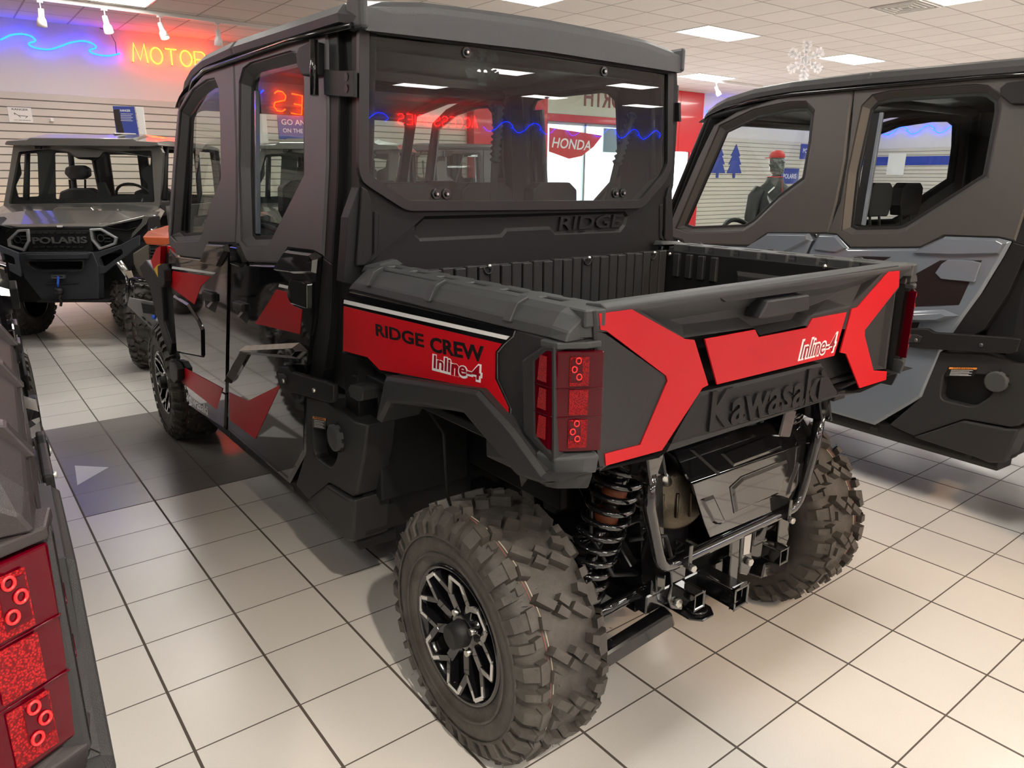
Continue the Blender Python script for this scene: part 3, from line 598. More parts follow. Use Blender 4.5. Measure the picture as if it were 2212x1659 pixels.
    # right-hand hinge seen past the glass
    MB().box((2.075, -1.62, 1.77), (2.11, -1.57, 1.90)).cyl((2.12, -1.60, 1.76), (2.12, -1.60, 1.91), .014).build('hinge_bracket', M_PLD, R, .003)
    # ---- roof
    def rsec(y, z0, dz=.062, sh=0.): 
        h = [(.655+sh, z0), (.650+sh, z0+.022), (.672+sh, z0+.048), (.735+sh, z0+dz), (.90, z0+dz+.016), (1.15, z0+dz+.024), (CX, z0+dz+.027)]
        pts = h+[(2*CX-x, z) for x, z in h[::-1][1:]]; th = [(2*CX-.70, z0-.012), (CX, z0-.002), (.70, z0-.012)]
        return [Vector((x, y, z)) for x, z in pts+th]
    rf = MB().loft([rsec(-1.692, 1.953, .04, .055), rsec(-1.690, 1.955, .055, .038), rsec(-1.67, 1.957, .068, .030), rsec(-1.60, 1.972, .064, .010), rsec(-.72, 1.988), rsec(-.70, 1.988, .056, .004), rsec(-.68, 1.988), rsec(-.27, 1.988, .062, .012), rsec(-.02, 1.978, .062, .035), rsec(.18, 1.950, .055, .058), rsec(.27, 1.925, .05, .072), rsec(.34, 1.895, .035, .088), rsec(.36, 1.882, .015, .10)])
    roof = rf.build('roof', M_ROOF, R, .0)
    for side in (0, 1):
        f = lambda x: x if side == 0 else 2*CX-x
        MB().tube([Vector((f(.675), -1.66, 1.955)), Vector((f(.668), -1.2, 1.972)), Vector((f(.668), -.3, 1.976)), Vector((f(.70), 0, 1.962)), Vector((f(.728), .2, 1.928)), Vector((f(.75), .32, 1.885))], .009, 8).build('roof_gutter', M_GB2, roof)
    MB().loft([[Vector((2.035, -1.70, z)), Vector((2.060, -1.695, z)), Vector((2.068, -1.62, z)), Vector((2.04, -1.62, z))] for z in (1.945, 2.030)]).build('roof_end_cap', M_ROOF, roof, .01, 2, mirror=MX)
    # ---- cabin: pillars, windscreen, seats, wheel
    cage = MB()
    for s in (1, -1):
        f = lambda x: CX+(x-CX)*s
        cage.tube([Vector((f(.70), .62, 1.16)), Vector((f(.73), .30, 1.90)), Vector((f(.74), -.1, 1.955)), Vector((f(.74), -1.60, 1.945)), Vector((f(.72), -1.60, 1.30))], .024, 10)
        cage.tube([Vector((f(.74), -.62, 1.95)), Vector((f(.70), -.62, 1.20)), Vector((f(.69), -.62, .4))], .024, 10)
    for y, z in ((-1.60, 1.93), (-.62, 1.93), (.30, 1.88)): cage.tube([Vector((.76, y, z)), Vector((2*CX-.76, y, z))], .022, 10)
    cage.build('roll_cage', M_GREY if 0 else M_PLD, R)
    WSF = Frame((CX, .47, 1.50), (-1, 0, 0), (0, -.42, 1)); ws = [(-.62, -.38), (.62, -.38), (.60, .40), (-.60, .40)]
    fr_ = solid(MB(), WSF, [[(-.68, -.42), (.68, -.42), (.66, .44), (-.66, .44)], rounded(ws, .06)], -.03, 0).build('windscreen_frame', M_PLD, R, .005)
    g = MB(); g.add([WSF.w(p, -.01) for p in ws], [(0, 1, 2, 3)]); g.build('windscreen', M_GLASS2, fr_)
    hood = MB().loft([[Vector((CX+x*wd, y, z+dz)) for x, dz in ((-1, -.22), (-1, -.04), (-.7, 0), (.7, 0), (1, -.04), (1, -.22))] for y, z, wd in ((.64, 1.12, .70), (.95, 1.10, .70), (1.30, 1.00, .66), (1.42, .86, .60))])
    hood.build('hood', M_GB, R, .01, 2)
    MB().loft([[Vector((CX+x*wd, y, z)) for x, z in ((-1, .40), (-1, .86), (1, .86), (1, .40))] for y, wd in ((.60, .55), (1.30, .55), (1.45, .45))]).build('front_bumper', M_PLD, R, .02, 2)
    MB().box((.70, -1.55, .36), (2*CX-.70, .60, .42)).box((.75, -1.56, .42), (2*CX-.75, -1.50, 1.3)).build('cab_floor', M_PLD, R, .004)
    MB().loft([[Vector((x, y, z)) for y, z in ((.60, .42), (.60, 1.18), (.42, 1.20), (.26, 1.10), (.30, .90), (.45, .42))] for x in (.72, 2*CX-.72)]).build('dashboard', M_FAB, R, .02, 2)
    for row, y in enumerate((-.42, -1.30)):
        for xx in ((1.02, CX, 1.72) if row == 0 else (1.02, CX, 1.72)):
            s = MB().loft([[Vector((xx+a*wd, y+b, z)) for a, b in ((-1, -.05), (-.8, .04), (.8, .04), (1, -.05), (1, -.12), (-1, -.12))] for z, wd in ((.72, .21), (1.0, .22), (1.22, .20), (1.27, .15))])
            se = s.build('seat', M_FAB, R, .02, 2)
            MB().box((xx-.21, y-.08, .60), (xx+.21, y+.42, .74)).build('seat_cushion', M_FAB, se, .03, 2)
            MB().loft([[Vector((xx+a*wd, y+b, z)) for a, b in ((-1, -.04), (-1, .03), (1, .03), (1, -.04))] for z, wd in ((1.34, .10), (1.40, .125), (1.50, .12), (1.53, .08))]).tube([(xx-.05, y-.03, 1.25), (xx-.05, y-.01, 1.36)], .008, 6).tube([(xx+.05, y-.03, 1.25), (xx+.05, y-.01, 1.36)], .008, 6).build('headrest', M_FAB, se, .01, 2)
    ctr = Vector((1.02, .20, 1.14)); axv = Vector((0, -.85, .5)).normalized(); a1 = Vector((1, 0, 0)); a2 = axv.cross(a1)
    sw = MB().tube([ctr+a1*(.18*cos(t))+a2*(.18*sin(t)) for t in [2*pi*i/28 for i in range(28)]], .015, 8, closed=True)
    for t in (0.3, pi-.3, -pi/2): sw.bar(ctr, ctr+a1*(.17*cos(t))+a2*(.17*sin(t)), .035, .012, axv)
    sw.cyl(ctr, ctr-axv*.2, .025).cyl(ctr+axv*.01, ctr-axv*.03, .055).build('steering_wheel', M_FAB, R)
    # belt gaiters and belts behind the rear seats
    for xt, yt, xb in ((.745, -1.50, .80), (1.335, -1.46, 1.325), (1.965, -1.52, 1.895)):
        top = Vector((xt, yt, 1.80)); mid = Vector((xb, yt+.01, 1.60)); low_ = Vector((xb-.05*(xt > 1.5), yt+.03, 1.36))
        pts = [top.lerp(mid, i/20) for i in range(21)]
        MB().tube(pts, .02, 10, rs=[.012+.010*(i % 2) for i in range(21)]).build('belt_gaiter', M_RAIL, R)
        MB().bar(mid, low_, .030, .004, (0, 1, 0)).bar(mid, low_+Vector((.035, 0, 0)), .010, .004, (0, 1, 0)).build('seat_belt', M_FAB, R)
    MB().tube([(.98, -.62, 1.93), (.93, -.62, 1.2)], .02, 8).build('centre_pillar', M_RAIL, R); MB().bar((1.16, -.60, 1.94), (1.02, -.75, 1.25), .035, .02).build('centre_pillar', mat('pale_pillar', (.22, .25, .28), .4), R)
    # ---- running gear
    wheel(R, (.592, -2.240, .345), True, 0, .25); wheel(R, (2*CX-.592, -2.240, .345), False, 0, .6)
    wheel(R, (.590, .945, .345), True, -.03, .1); wheel(R, (2*CX-.590, .945, .345), False, -.03, .9)
    fm = MB().box((1.10, -2.50, .40), (1.16, .9, .46)).box((2*CX-1.16, -2.50, .40), (2*CX-1.10, .9, .46)).box((1.08, -2.46, .34), (2*CX-1.08, -1.9, .39)).box((.95, -2.52, .86), (2*CX-.95, -1.66, .92))
    for s in (1, -1):
        f = lambda x: CX+(x-CX)*s
        fm.bar((f(1.13), -2.48, .42), (f(1.05), -2.50, .90), .05, .05); fm.bar((f(1.13), -1.95, .42), (f(1.0), -2.0, .90), .05, .05); fm.bar((f(1.12), -2.40, .45), (f(1.02), -2.1, .88), .04, .03)
    fm.build('frame', M_GB2, R, .004)
    for s in (1, -1):
        f = lambda x: CX+(x-CX)*s
        a = Vector((f(1.02), -2.47, .895)); b_ = Vector((f(.935), -2.36, .36)); dx = (b_-a)
        e1 = dx.normalized().cross(Vector((0, 1, 0))).normalized(); e2 = dx.normalized().cross(e1)
        turns = 11; co = [a+dx*(.12+.80*i/(turns*20))+(e1*cos(2*pi*i/20)+e2*sin(2*pi*i/20))*(.060 if i < turns*20 else .06) for i in range(turns*20+1)]
        sh = MB().tube([a, a+dx*.5], .027, 14).tube([a+dx*.45, b_], .018, 12).build('shock_absorber', M_GB2, R)
        MB().tube(co, .0095, 8).build('coil_spring', M_GB, sh)
        MB().cyl(a+dx*.08, a+dx*.13, .066).cyl(a+dx*.92, a+dx*.96, .066).build('spring_seat', M_GB2, sh)
        for k in (.26, .40): MB().cyl(a+dx*k, a+dx*(k+.05), .034).build('spring_spacer', mat('rust_brown', (.22, .06, .025), .5), sh)
        arm = MB().tube([Vector((f(1.14), -2.47, .42)), Vector((f(.88), -2.36, .30))], .019, 12).build('control_arm', M_GB, R); MB().tube([Vector((f(1.14), -2.02, .42)), Vector((f(.88), -2.18, .30))], .019, 12).build('control_arm', M_GB, R)
        MB().bar((f(1.16), -2.52, .335), (f(.90), -2.45, .235), .05, .05).bar((f(.90), -2.45, .235), (f(.88), -2.28, .25), .05, .06).build('control_arm', M_GB2, R, .006)
        MB().tube([Vector((f(1.15), -2.40, .60)), Vector((f(.90), -2.30, .52))], .014, 8).build('control_arm', M_GB2, R)
        MB().box((f(.86)-.02, -2.34, .22), (f(.86)+.03, -2.14, .50)).build('knuckle', M_GB2, R, .01)
        MB().cyl((f(.84), -2.24, .345), (f(.855), -2.24, .345), .12, 28).build('brake_disc', M_STEEL, R)
        MB().tube([Vector((f(.86), -2.24, .345)), Vector((f(1.2), -2.24, .42))], .016, 8).build('drive_shaft', M_GB2, R)
    MB().sphere((CX, -2.22, .44), .13, 16, (1, 1.2, .9)).box((CX-.12, -2.2, .36), (CX+.12, -1.5, .62)).build('gearbox', M_PLD, R, .01)
    MFf = Frame((0, -2.47, 0), (1, 0, 0), (0, 0, 1)); mc = MFf.w(MFf.px(1462, 1086)); ma = Vector((.45, .88, 0)).normalized()
    mf = MB().lathe([(0, 0), (0, .080), (.010, .092), (.20, .092), (.21, .08), (.21, 0)], mc, ma, 36).lathe([(.016, .094), (.022, .097), (.028, .094)], mc, ma, 36).build('muffler', M_MUF, R)
    sd_ = ma.cross(Vector((0, 0, 1)))
    for k in (-.045, 0, .042): MB().tube([mc-ma*.003+sd_*k+Vector((0, 0, -.045)), mc-ma*.003+sd_*k+Vector((0, 0, .03))], .005, 8).build('muffler_rib', M_MUF, mf)
    tp = MFf.w(MFf.px(1440, 1040)); MB().tube([tp+Vector((.05, .06, -.02)), tp, tp+Vector((-.055, -.02, .045))], .016, 12).build('tail_pipe', M_STEEL, mf)
    # tubular bumper and skid
    TB = lambda x, z: Vector((x, -2.57, z))
    pts = [TB(.978, .84), TB(.985, .74), TB(1.03, .60)]
    for i in range(1, 7): t = i/6*pi/2; pts.append(TB(1.035+.055*(1-cos(t)), .60-.055*sin(t)))
    half = pts
    full = half+[Vector((2*CX-p.x, p.y, p.z)) for p in half[::-1]]
    bp_ = MB().tube(full, .0175, 14).build('rear_bumper', M_GB, R)
    for s in (1, -1):
        f = lambda x: CX+(x-CX)*s
        MB().loft([[Vector((f(.955)+dx_, y, z)) for y, z in ((-2.44, .93), (-2.58, .90), (-2.60, .82), (-2.55, .82), (-2.44, .86))] for dx_ in (-.004, .004)]).loft([[Vector((f(1.01)+dx_, y, z)) for y, z in ((-2.44, .93), (-2.58, .90), (-2.60, .83), (-2.55, .83), (-2.44, .86))] for dx_ in (-.004, .004)]).box((min(f(.955), f(1.01)), -2.585, .83), (max(f(.955), f(1.01)), -2.578, .905)).build('bumper_bracket', M_GB, bp_, .003)
        BRf = Frame((0, -2.575, 0), (1, 0, 0), (0, 0, 1)); bq = BRf.pts([(1437,1212),(1484,1204),(1479,1272),(1474,1318),(1451,1315),(1443,1292),(1452,1266),(1450,1239)]); bq = bq if s == 1 else [(2*CX-x, z) for x, z in bq][::-1]
        solid(MB(), BRf, [bq], -.01, 0).build('bumper_bracket', M_GB, bp_, .003, 2)
        bc = BRf.w(BRf.px(1461, 1300)); bc.x = f(bc.x); MB().cyl(bc, bc+Vector((0, -.012, 0)), .013, 6).build('bolt', M_STEEL, bp_)
    S0 = Frame((CX, -2.555, .68), (1, 0, 0), (0, .10, 1))
    so = S0.pts([(1496,1046),(1761,952),(1748,994),(1724,1045),(1692,1096),(1534,1162),(1522,1132),(1508,1088)])
    mb = solid(MB(), S0, [so], -.008, .0)
    for q, ins, hh in (([(1576,1052),(1601,1029),(1698,990),(1705,1001),(1680,1068),(1585,1109)], .010, .009), ([(1512,1079),(1541,1069),(1566,1123),(1557,1133),(1547,1133),(1538,1128)], .007, .007), ([(1722,998),(1743,992),(1735,1030),(1708,1066),(1697,1072),(1706,1040)], .006, .007)):
        q = S0.pts(q); ramp(mb, S0, q, 0, inset(q, ins), hh)
    sp = mb.build('skid_shield', M_GB, R, .002, 2)
    solid(MB(), S0, [S0.pts([(1576,1052),(1601,1029),(1698,990),(1705,1001),(1680,1068),(1585,1109)])], .0, .003).build('shield_rim', M_GB, sp, .001)
    fz = S0.w(S0.px(1496, 1046)); TS = Frame((CX, fz.y, fz.z), (1, 0, 0), (0, .78, .62))
    to = TS.pts([(1493,1043),(1761,951),(1757,940),(1727,890),(1452,968)])
    mb = solid(MB(), TS, [to], -.008, 0)
    for q in ([(1556,980),(1584,1008),(1690,968),(1664,938)], [(1488,970),(1498,972),(1556,1020),(1550,1026)], [(1692,912),(1699,912),(1724,958),(1718,962)]):
        q = TS.pts(q); ramp(mb, TS, q, 0, inset(q, .005), .006)
    mb.build('shield_top', M_GB, sp, .002, 2)
    for x_ in (1.125, 1.60): MB().box((x_, -2.600, .53), (x_+.016, -2.550, .60)).build('shield_strap', M_GB, sp, .002); MB().cyl((x_+.008, -2.60, .535), (x_+.008, -2.615, .535), .010, 6).build('bolt', M_STEEL, sp)
    # hitch
    Hf = Frame((0, -2.63, 0), (1, 0, 0), (0, 0, 1)); hx, hz = Hf.px(1599, 1288)
    def sqt(y0, y1, h, t): return [((hx-h, y0, hz-h), (hx+h, y1, hz-h+t)), ((hx-h, y0, hz+h-t), (hx+h, y1, hz+h)), ((hx-h, y0, hz-h), (hx-h+t, y1, hz+h)), ((hx+h-t, y0, hz-h), (hx+h, y1, hz+h))]
    ht = MB()
    for a_, b_ in sqt(-2.62, -2.30, .029, .006): ht.box(a_, b_)
    ht = ht.build('hitch_receiver', M_GB2, R, .002); hc = MB()
    for a_, b_ in sqt(-2.635, -2.620, .034, .009): hc.box(a_, b_)
    hc.build('hitch_collar', M_GB, ht, .002)
    Pf = Frame((0, -2.555, 0), (1, 0, 0), (0, 0, 1))
    solid(MB(), Pf, [Pf.pts([(1582,1150),(1602,1145),(1594,1256),(1574,1260)])], -.03, 0).build('hitch_post', M_GB, ht, .006, 2)
    MB().box((1.08, -2.50, hz-.03), (2*CX-1.08, -2.44, hz+.03)).build('hitch_crossbar', M_GB2, ht, .004)
    pl_ = solid(MB(), Pf, [Pf.pts([(1606,1136),(1632,1128),(1625,1196),(1628,1218),(1616,1244),(1600,1240),(1602,1190)])], -.01, -.002).build('hitch_post', M_GB, ht, .003)
    solid(MB(), Pf, [Pf.pts([(1610,1146),(1625,1143),(1619,1196),(1606,1199)])], -.002, .0).build('rating_label', mat('label_grey', (.42, .42, .40), .4), ht)
    bc = Pf.w(Pf.px(1615, 1212), .0); MB().cyl(bc, bc+Vector((0, -.014, 0)), .012, 6).build('bolt', M_STEEL, ht)
    MB().loft([[Vector((x, y, .325+dz)) for x, y in ((1.20, -2.46), (1.20, -2.56), (1.225, -2.59), (1.275, -2.59), (1.30, -2.56), (1.30, -2.46))] for dz in (-.004, .004)]).build('tow_plate', M_GB2, ht, .002)
    ringp = [Vector((1.252+.028*cos(t), -2.545+.026*sin(t), .332)) for t in [2*pi*i/16 for i in range(16)]]
    MB().tube(ringp, .006, 8, closed=True).build('tow_loop', M_GB2, ht)
    sq = MB()
    for a_, b_ in ([tuple((p[0]-.02, p[1]+0.0, p[2]+.07) for p in ab) for ab in (((1.165, -2.615, .33), (1.171, -2.55, .38)), ((1.203, -2.615, .33), (1.209, -2.55, .38)), ((1.165, -2.615, .33), (1.209, -2.55, .336)), ((1.165, -2.615, .374), (1.209, -2.55, .38)))]): sq.box(a_, b_)
    sq.build('bumper_socket', M_GB, bp_, .002, mirror=MX)
    # cables and hoses
    for pts_ in ([(1.0, -2.35, .80), (.93, -2.42, .62), (.98, -2.46, .50), (1.1, -2.44, .45)], [(1.05, -2.45, .58), (1.12, -2.52, .60), (1.16, -2.52, .50)], [(1.02, -2.38, .72), (1.10, -2.48, .66), (1.14, -2.50, .55)]):
        V = [Vector(p) for p in pts_]; sm = []
        for i in range(len(V)-1):
            for t in range(5): sm.append(V[i].lerp(V[i+1], t/5))
        MB().tube(sm+[V[-1]], .006, 6).build('hose', M_SEAL, R)
    return R

def copy_tree(o, parent=None):
    c = o.copy(); COL.objects.link(c); c.parent = parent
    for ch in list(o.children): copy_tree(ch, c)
    return c
def repaint(root, table):
    for o in [root]+list(root.children_recursive):
        for s in getattr(o, 'material_slots', []):
            if s.material and s.material.name in table: s.link = 'OBJECT'; s.material = table[s.material.name] if s.material else None

# ================================================================== the room
def nodes(m): return m.node_tree.nodes, m.node_tree.links
def math_(nt, op, a, b=None, c=None):
    n = nt.nodes.new('ShaderNodeMath'); n.operation = op
    for i, v in enumerate((a, b, c)):
        if v is None: continue
        if isinstance(v, (int, float)): n.inputs[i].default_value = v
        else: nt.links.new(v, n.inputs[i])
    return n.outputs[0]
def grid_mat(name, base, line, sx, sy, ox, oy, wx, wy, rough, bumpd=.3, speck=.05, coat=0., tilevar=.03, nscale=240):
    m = bpy.data.materials.new(name); m.use_nodes = True; nt = m.node_tree; b = nt.nodes['Principled BSDF']
    g = nt.nodes.new('ShaderNodeNewGeometry'); sp = nt.nodes.new('ShaderNodeSeparateXYZ'); nt.links.new(g.outputs['Position'], sp.inputs[0])
    def ln(o, off, s, wd):
        t = math_(nt, 'DIVIDE', math_(nt, 'SUBTRACT', o, off), s)
        d = math_(nt, 'ABSOLUTE', math_(nt, 'SUBTRACT', t, math_(nt, 'ROUND', t)))
        return math_(nt, 'LESS_THAN', d, wd/2/s), math_(nt, 'FLOOR', t)
    a, ia = ln(sp.outputs['X'], ox, sx, wx); c, ic = ln(sp.outputs['Y'], oy, sy, wy)
    L = math_(nt, 'MAXIMUM', a, c)
    n = nt.nodes.new('ShaderNodeTexNoise'); n.inputs['Scale'].default_value = nscale; n.inputs['Detail'].default_value = 3; nt.links.new(g.outputs['Position'], n.inputs['Vector'])
    n3 = nt.nodes.new('ShaderNodeTexNoise'); n3.inputs['Scale'].default_value = 3; n3.inputs['Detail'].default_value = 6; nt.links.new(g.outputs['Position'], n3.inputs['Vector'])
    wn = nt.nodes.new('ShaderNodeTexWhiteNoise'); wn.noise_dimensions = '2D'; cb = nt.nodes.new('ShaderNodeCombineXYZ'); nt.links.new(ia, cb.inputs[0]); nt.links.new(ic, cb.inputs[1]); nt.links.new(cb.outputs[0], wn.inputs[0])
    v = math_(nt, 'ADD', math_(nt, 'MULTIPLY', math_(nt, 'SUBTRACT', n.outputs['Fac'], .5), speck*4), math_(nt, 'MULTIPLY', math_(nt, 'SUBTRACT', wn.outputs['Value'], .5), tilevar*2))
    v = math_(nt, 'ADD', math_(nt, 'ADD', v, 1.), math_(nt, 'MULTIPLY', math_(nt, 'SUBTRACT', n3.outputs['Fac'], .5), .08))
    mc = nt.nodes.new('ShaderNodeMix'); mc.data_type = 'RGBA'; mc.blend_type = 'MULTIPLY'; mc.inputs[0].default_value = 1; mc.inputs[6].default_value = (*base, 1)
    cc = nt.nodes.new('ShaderNodeCombineColor'); [nt.links.new(v, cc.inputs[i]) for i in range(3)]; nt.links.new(cc.outputs[0], mc.inputs[7])
    mx = nt.nodes.new('ShaderNodeMix'); mx.data_type = 'RGBA'; nt.links.new(L, mx.inputs[0]); nt.links.new(mc.outputs[2], mx.inputs[6]); mx.inputs[7].default_value = (*line, 1)
    nt.links.new(mx.outputs[2], b.inputs['Base Color'])
    nt.links.new(math_(nt, 'ADD', math_(nt, 'MULTIPLY', L, .5), rough), b.inputs['Roughness'])
    b.inputs['Coat Weight'].default_value = coat
    h = math_(nt, 'SUBTRACT', math_(nt, 'MULTIPLY', n.outputs['Fac'], bumpd), L); bp = nt.nodes.new('ShaderNodeBump'); bp.inputs['Strength'].default_value = .25; bp.inputs['Distance'].default_value = .002
    nt.links.new(h, bp.inputs['Height']); nt.links.new(bp.outputs['Normal'], b.inputs['Normal']); return m
M_FLOOR = grid_mat('floor_tiles', (.67, .645, .605), (.085, .07, .058), T, T, 0, 0, .0085, .0050, .26, speck=.035)
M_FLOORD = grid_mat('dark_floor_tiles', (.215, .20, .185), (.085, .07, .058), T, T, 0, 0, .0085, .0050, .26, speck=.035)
M_CEIL = grid_mat('ceiling_tiles', (.60, .56, .52), (.34, .31, .285), GT, GT, GX, GY, .022, .022, .85, bumpd=.8, speck=.03, nscale=120)
M_WALL = mat('wall_paint', (.72, .68, .64), .7)
M_SLAT = mat('slat_board', (.60, .55, .48), .45)
M_SLATD = mat('slat_groove', (.27, .25, .22), .7)
M_REDW = mat('red_panel', (.62, .012, .02), .22, coat=.3)
M_DIFF = mat('light_diffuser', (1, 1, 1), .5, emit=(1, .965, .90), es=PANEL_E)
M_TRIM = mat('white_metal', (.75, .73, .70), .4)
def st(o): o['kind'] = 'structure'; return o
st(MB().box((XL, YF, -.05), (XR, YB, 0)).build('floor', M_FLOOR, None, org=(0, 0, 0)))
fo = bpy.data.objects['floor']
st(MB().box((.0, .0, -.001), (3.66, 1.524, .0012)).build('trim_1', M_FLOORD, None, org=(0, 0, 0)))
st(MB().add([(.063, .749, .0022), (.207, .611, .0022), (.032, .437, .0022), (.063, .749, .0), (.207, .611, 0), (.032, .437, 0)], [(0, 1, 2), (3, 5, 4), (0, 3, 4, 1), (1, 4, 5, 2), (2, 5, 3, 0)]).build('trim_2', mat('white_tile', (.72, .72, .70), .25), None, org=(0, 0, 0)))
st(MB().box((XL, YF, ZC), (XR, YB, ZC+.05)).build('ceiling', M_CEIL, None, org=(0, 0, 0)))
st(MB().box((XL, YB, 0), (XR, YB+.1, ZC)).build('wall_back', M_WALL, None, org=(0, 0, 0)))
st(MB().box((XL-.1, YF, 0), (XL, YB, ZC)).build('wall_left', M_WALL, None, org=(0, 0, 0)))
st(MB().box((XR, YF, 0), (XR+.1, YB, ZC)).build('wall_right', M_WALL, None, org=(0, 0, 0)))
st(MB().box((XL, YF-.1, 0), (XR, YF, ZC)).build('wall_front', M_WALL, None, org=(0, 0, 0)))
def slats(n, a, b, axis, pos, sgn, ztop):
    """slotted display boards on a wall, from a to b"""
    mb = MB(); z = ztop; g = MB()
    while z > .12:
        if axis == 'y': mb.box((a, pos-.030, z-.088), (b, pos, z))
        else: mb.box((pos-.030, a, z-.088), (pos, b, z))
        z -= .1015
    o = mb.build('trim_%d' % n, M_SLAT, None, .003, org=(0, 0, 0)); st(o)
    if axis == 'y': g.box((a, pos-.012, .1), (b, pos-.001, ztop-.002))
    else: g.box((pos-.012, a, .1), (pos-.001, b, ztop-.002))
    g.build('slat_groove', M_SLATD, o, org=(0, 0, 0))
slats(3, XL, 8.05, 'y', YB, 1, 2.60); slats(4, 14.9, XR, 'y', YB, 1, 2.54); slats(5, -18, 8.5, 'x', XR, 1, 2.40)
# red section of the back wall with its bright shop windows
YR = 8.36
rw = MB(); xs = [8.08, 9.0, 9.92]
for i in range(2): rw.box((xs[i]+.004, YR, 0), (xs[i+1]-.004, YR+.24, ZC-.002))
rw.box((9.92, YR, 0), (13.3, YR+.24, .75)).box((12.7, YR, 2.15), (14.0, YR+.24, ZC-.002)).box((9.92, YR, 2.66), (12.7, YR+.24, 2.80)).box((14.008, YR, 2.15), (14.86, YR+.24, ZC-.002)).box((13.3, YR, 0), (14.86, YR+.24, .9)).box((14.5, YR, .9), (14.86, YR+.24, 2.15))
st(rw.build('wall_inner', M_REDW, None, .004, org=(0, 0, 0)))
hd = st(MB().box((9.92, YR+.01, 2.802), (12.7, YR+.14, 3.50)).build('trim_6', mat('cream_board', (.66, .62, .52), .5), None, .004, org=(0, 0, 0)))
HFm = Frame((0, YR+.01, 0), (1, 0, 0), (0, 0, 1))
letters('NORTH', HFm, (10.92, 3.0), (12.37, 3.0), .36, .001, .006, bold=.01, mirror=True).build('sign_lettering', mat('maroon_letters', (.20, .03, .03), .4), hd, org=(0, 0, 0))
wd = st(MB().box((9.92, YR+.12, .75), (12.7, YR+.14, 2.65)).box((12.7, YR+.12, .75), (13.3, YR+.14, 2.15)).box((13.3, YR+.12, .9), (14.5, YR+.14, 2.15)).build('window_1', mat('daylight_window', (1, 1, 1), .3, emit=(.80, .95, 1.0), es=2.6), None, org=(0, 0, 0)))
fr = MB()
for x in (9.92, 11.0, 12.2, 13.26, 14.46): fr.box((x, YR+.06, .75), (x+.06, YR+.12, 2.65 if x < 12.5 else 2.15))
fr.box((9.92, YR+.06, 2.60), (12.7, YR+.13, 2.66)).box((9.92, YR+.06, .75), (14.5, YR+.12, .82))
fr.build('window_frame', mat('window_alu', (.35, .36, .38), .4, metal=.8), wd, .003, org=(0, 0, 0))
hs = tag(solid(MB(), HFm, [[(9.95, 2.52), (11.45, 2.42), (11.2, 2.18), (10.85, 1.98), (10.5, 1.92), (9.95, 2.05)]], .02, .05).build('shop_sign', M_REDW, None, .004, org=(10.9, YR, 1.86)), 'red angular wing-shaped sign with white lettering hanging before the shop windows', 'sign')
letters('HONDA', HFm, (10.0, 2.14), (11.1, 2.10), .20, .051, .003, bold=.01, shear=.2).build('sign_lettering', M_WH, hs, org=(10.9, YR, 1.86))

tag(MB().box((11.55, YR+.02, 2.08), (12.6, YR+.05, 2.58)).build('window_poster', mat('sky_print', (.20, .28, .34), .5), None, .003, org=(12, YR, 2.08)), 'dull blue-grey landscape poster in the shop window right of the red wing sign', 'poster')

# ---- ceiling lights
vis = {(2, 1): 'bright ceiling light panel above the gap between the two crew cabs', (8, 6): 'farthest ceiling light panel, just above the red wall', (8, 1): 'ceiling light panel behind the hanging snowflake', (-4, 1): 'ceiling light panel cut by the frame above the black roof',
       (2, -4): 'ceiling light panel beside the air vent at the top edge', (8, -4): 'ceiling light panel whose corner shows at the right edge', (-10, 6): 'ceiling light panel above the neon lettering at top left'}
cl = None
for m_ in range(-3, 4):
    for n_ in range(-6, 2):
        ix, iy = 2+6*m_, 1+5*n_; x0 = GX+ix*GT; y0 = GY+iy*GT; x1 = x0+2*GT; y1 = y0+GT
        if x0 < XL or x1 > XR or y0 < YF or y1 > YB: continue
        if cl is None:
            cl = empty('ceiling_light', (x0, y0, ZC)); fr = MB()
            for a, b in (((.005, .005, -.006), (2*GT-.005, .03, 0)), ((.005, GT-.03, -.006), (2*GT-.005, GT-.005, 0)), ((.005, .005, -.006), (.03, GT-.005, 0)), ((2*GT-.03, .005, -.006), (2*GT-.005, GT-.005, 0))): fr.box(a, b)
            fr.build('light_frame', M_TRIM, cl, org=(0, 0, 0)); MB().box((.03, .03, -.004), (2*GT-.03, GT-.03, -.001)).build('diffuser', M_DIFF, cl, org=(0, 0, 0)); o = cl
        else: o = copy_tree(cl)
        o.location = (x0, y0, ZC)
        tag(o, vis.get((ix, iy), 'recessed ceiling light panel seen only as a reflection or lamp glow'), 'ceiling light', 'recessed ceiling light panels')
# ---- air vent
vt = empty('ceiling_vent', (GX+3*GT, GY-3*GT, ZC), 0, 'square white louvred air vent in the ceiling at the top right', 'vent')
v = MB()
for i in range(5):
    a = .02+i*.055; b = GT-a; z0 = -.004-.0; t = .012
    if b-a < .05: break
    for p, q in (((a, a), (b, a+t)), ((a, b-t), (b, b)), ((a, a), (a+t, b)), ((b-t, a), (b, b))): v.box((p[0], p[1], -.014), (q[0], q[1], -.001))
v.build('louvre', M_TRIM, vt, .002, org=(0, 0, 0)); MB().box((.02, .02, -.003), (GT-.02, GT-.02, -.0005)).build('vent_back', M_SLATD, vt, org=(0, 0, 0))

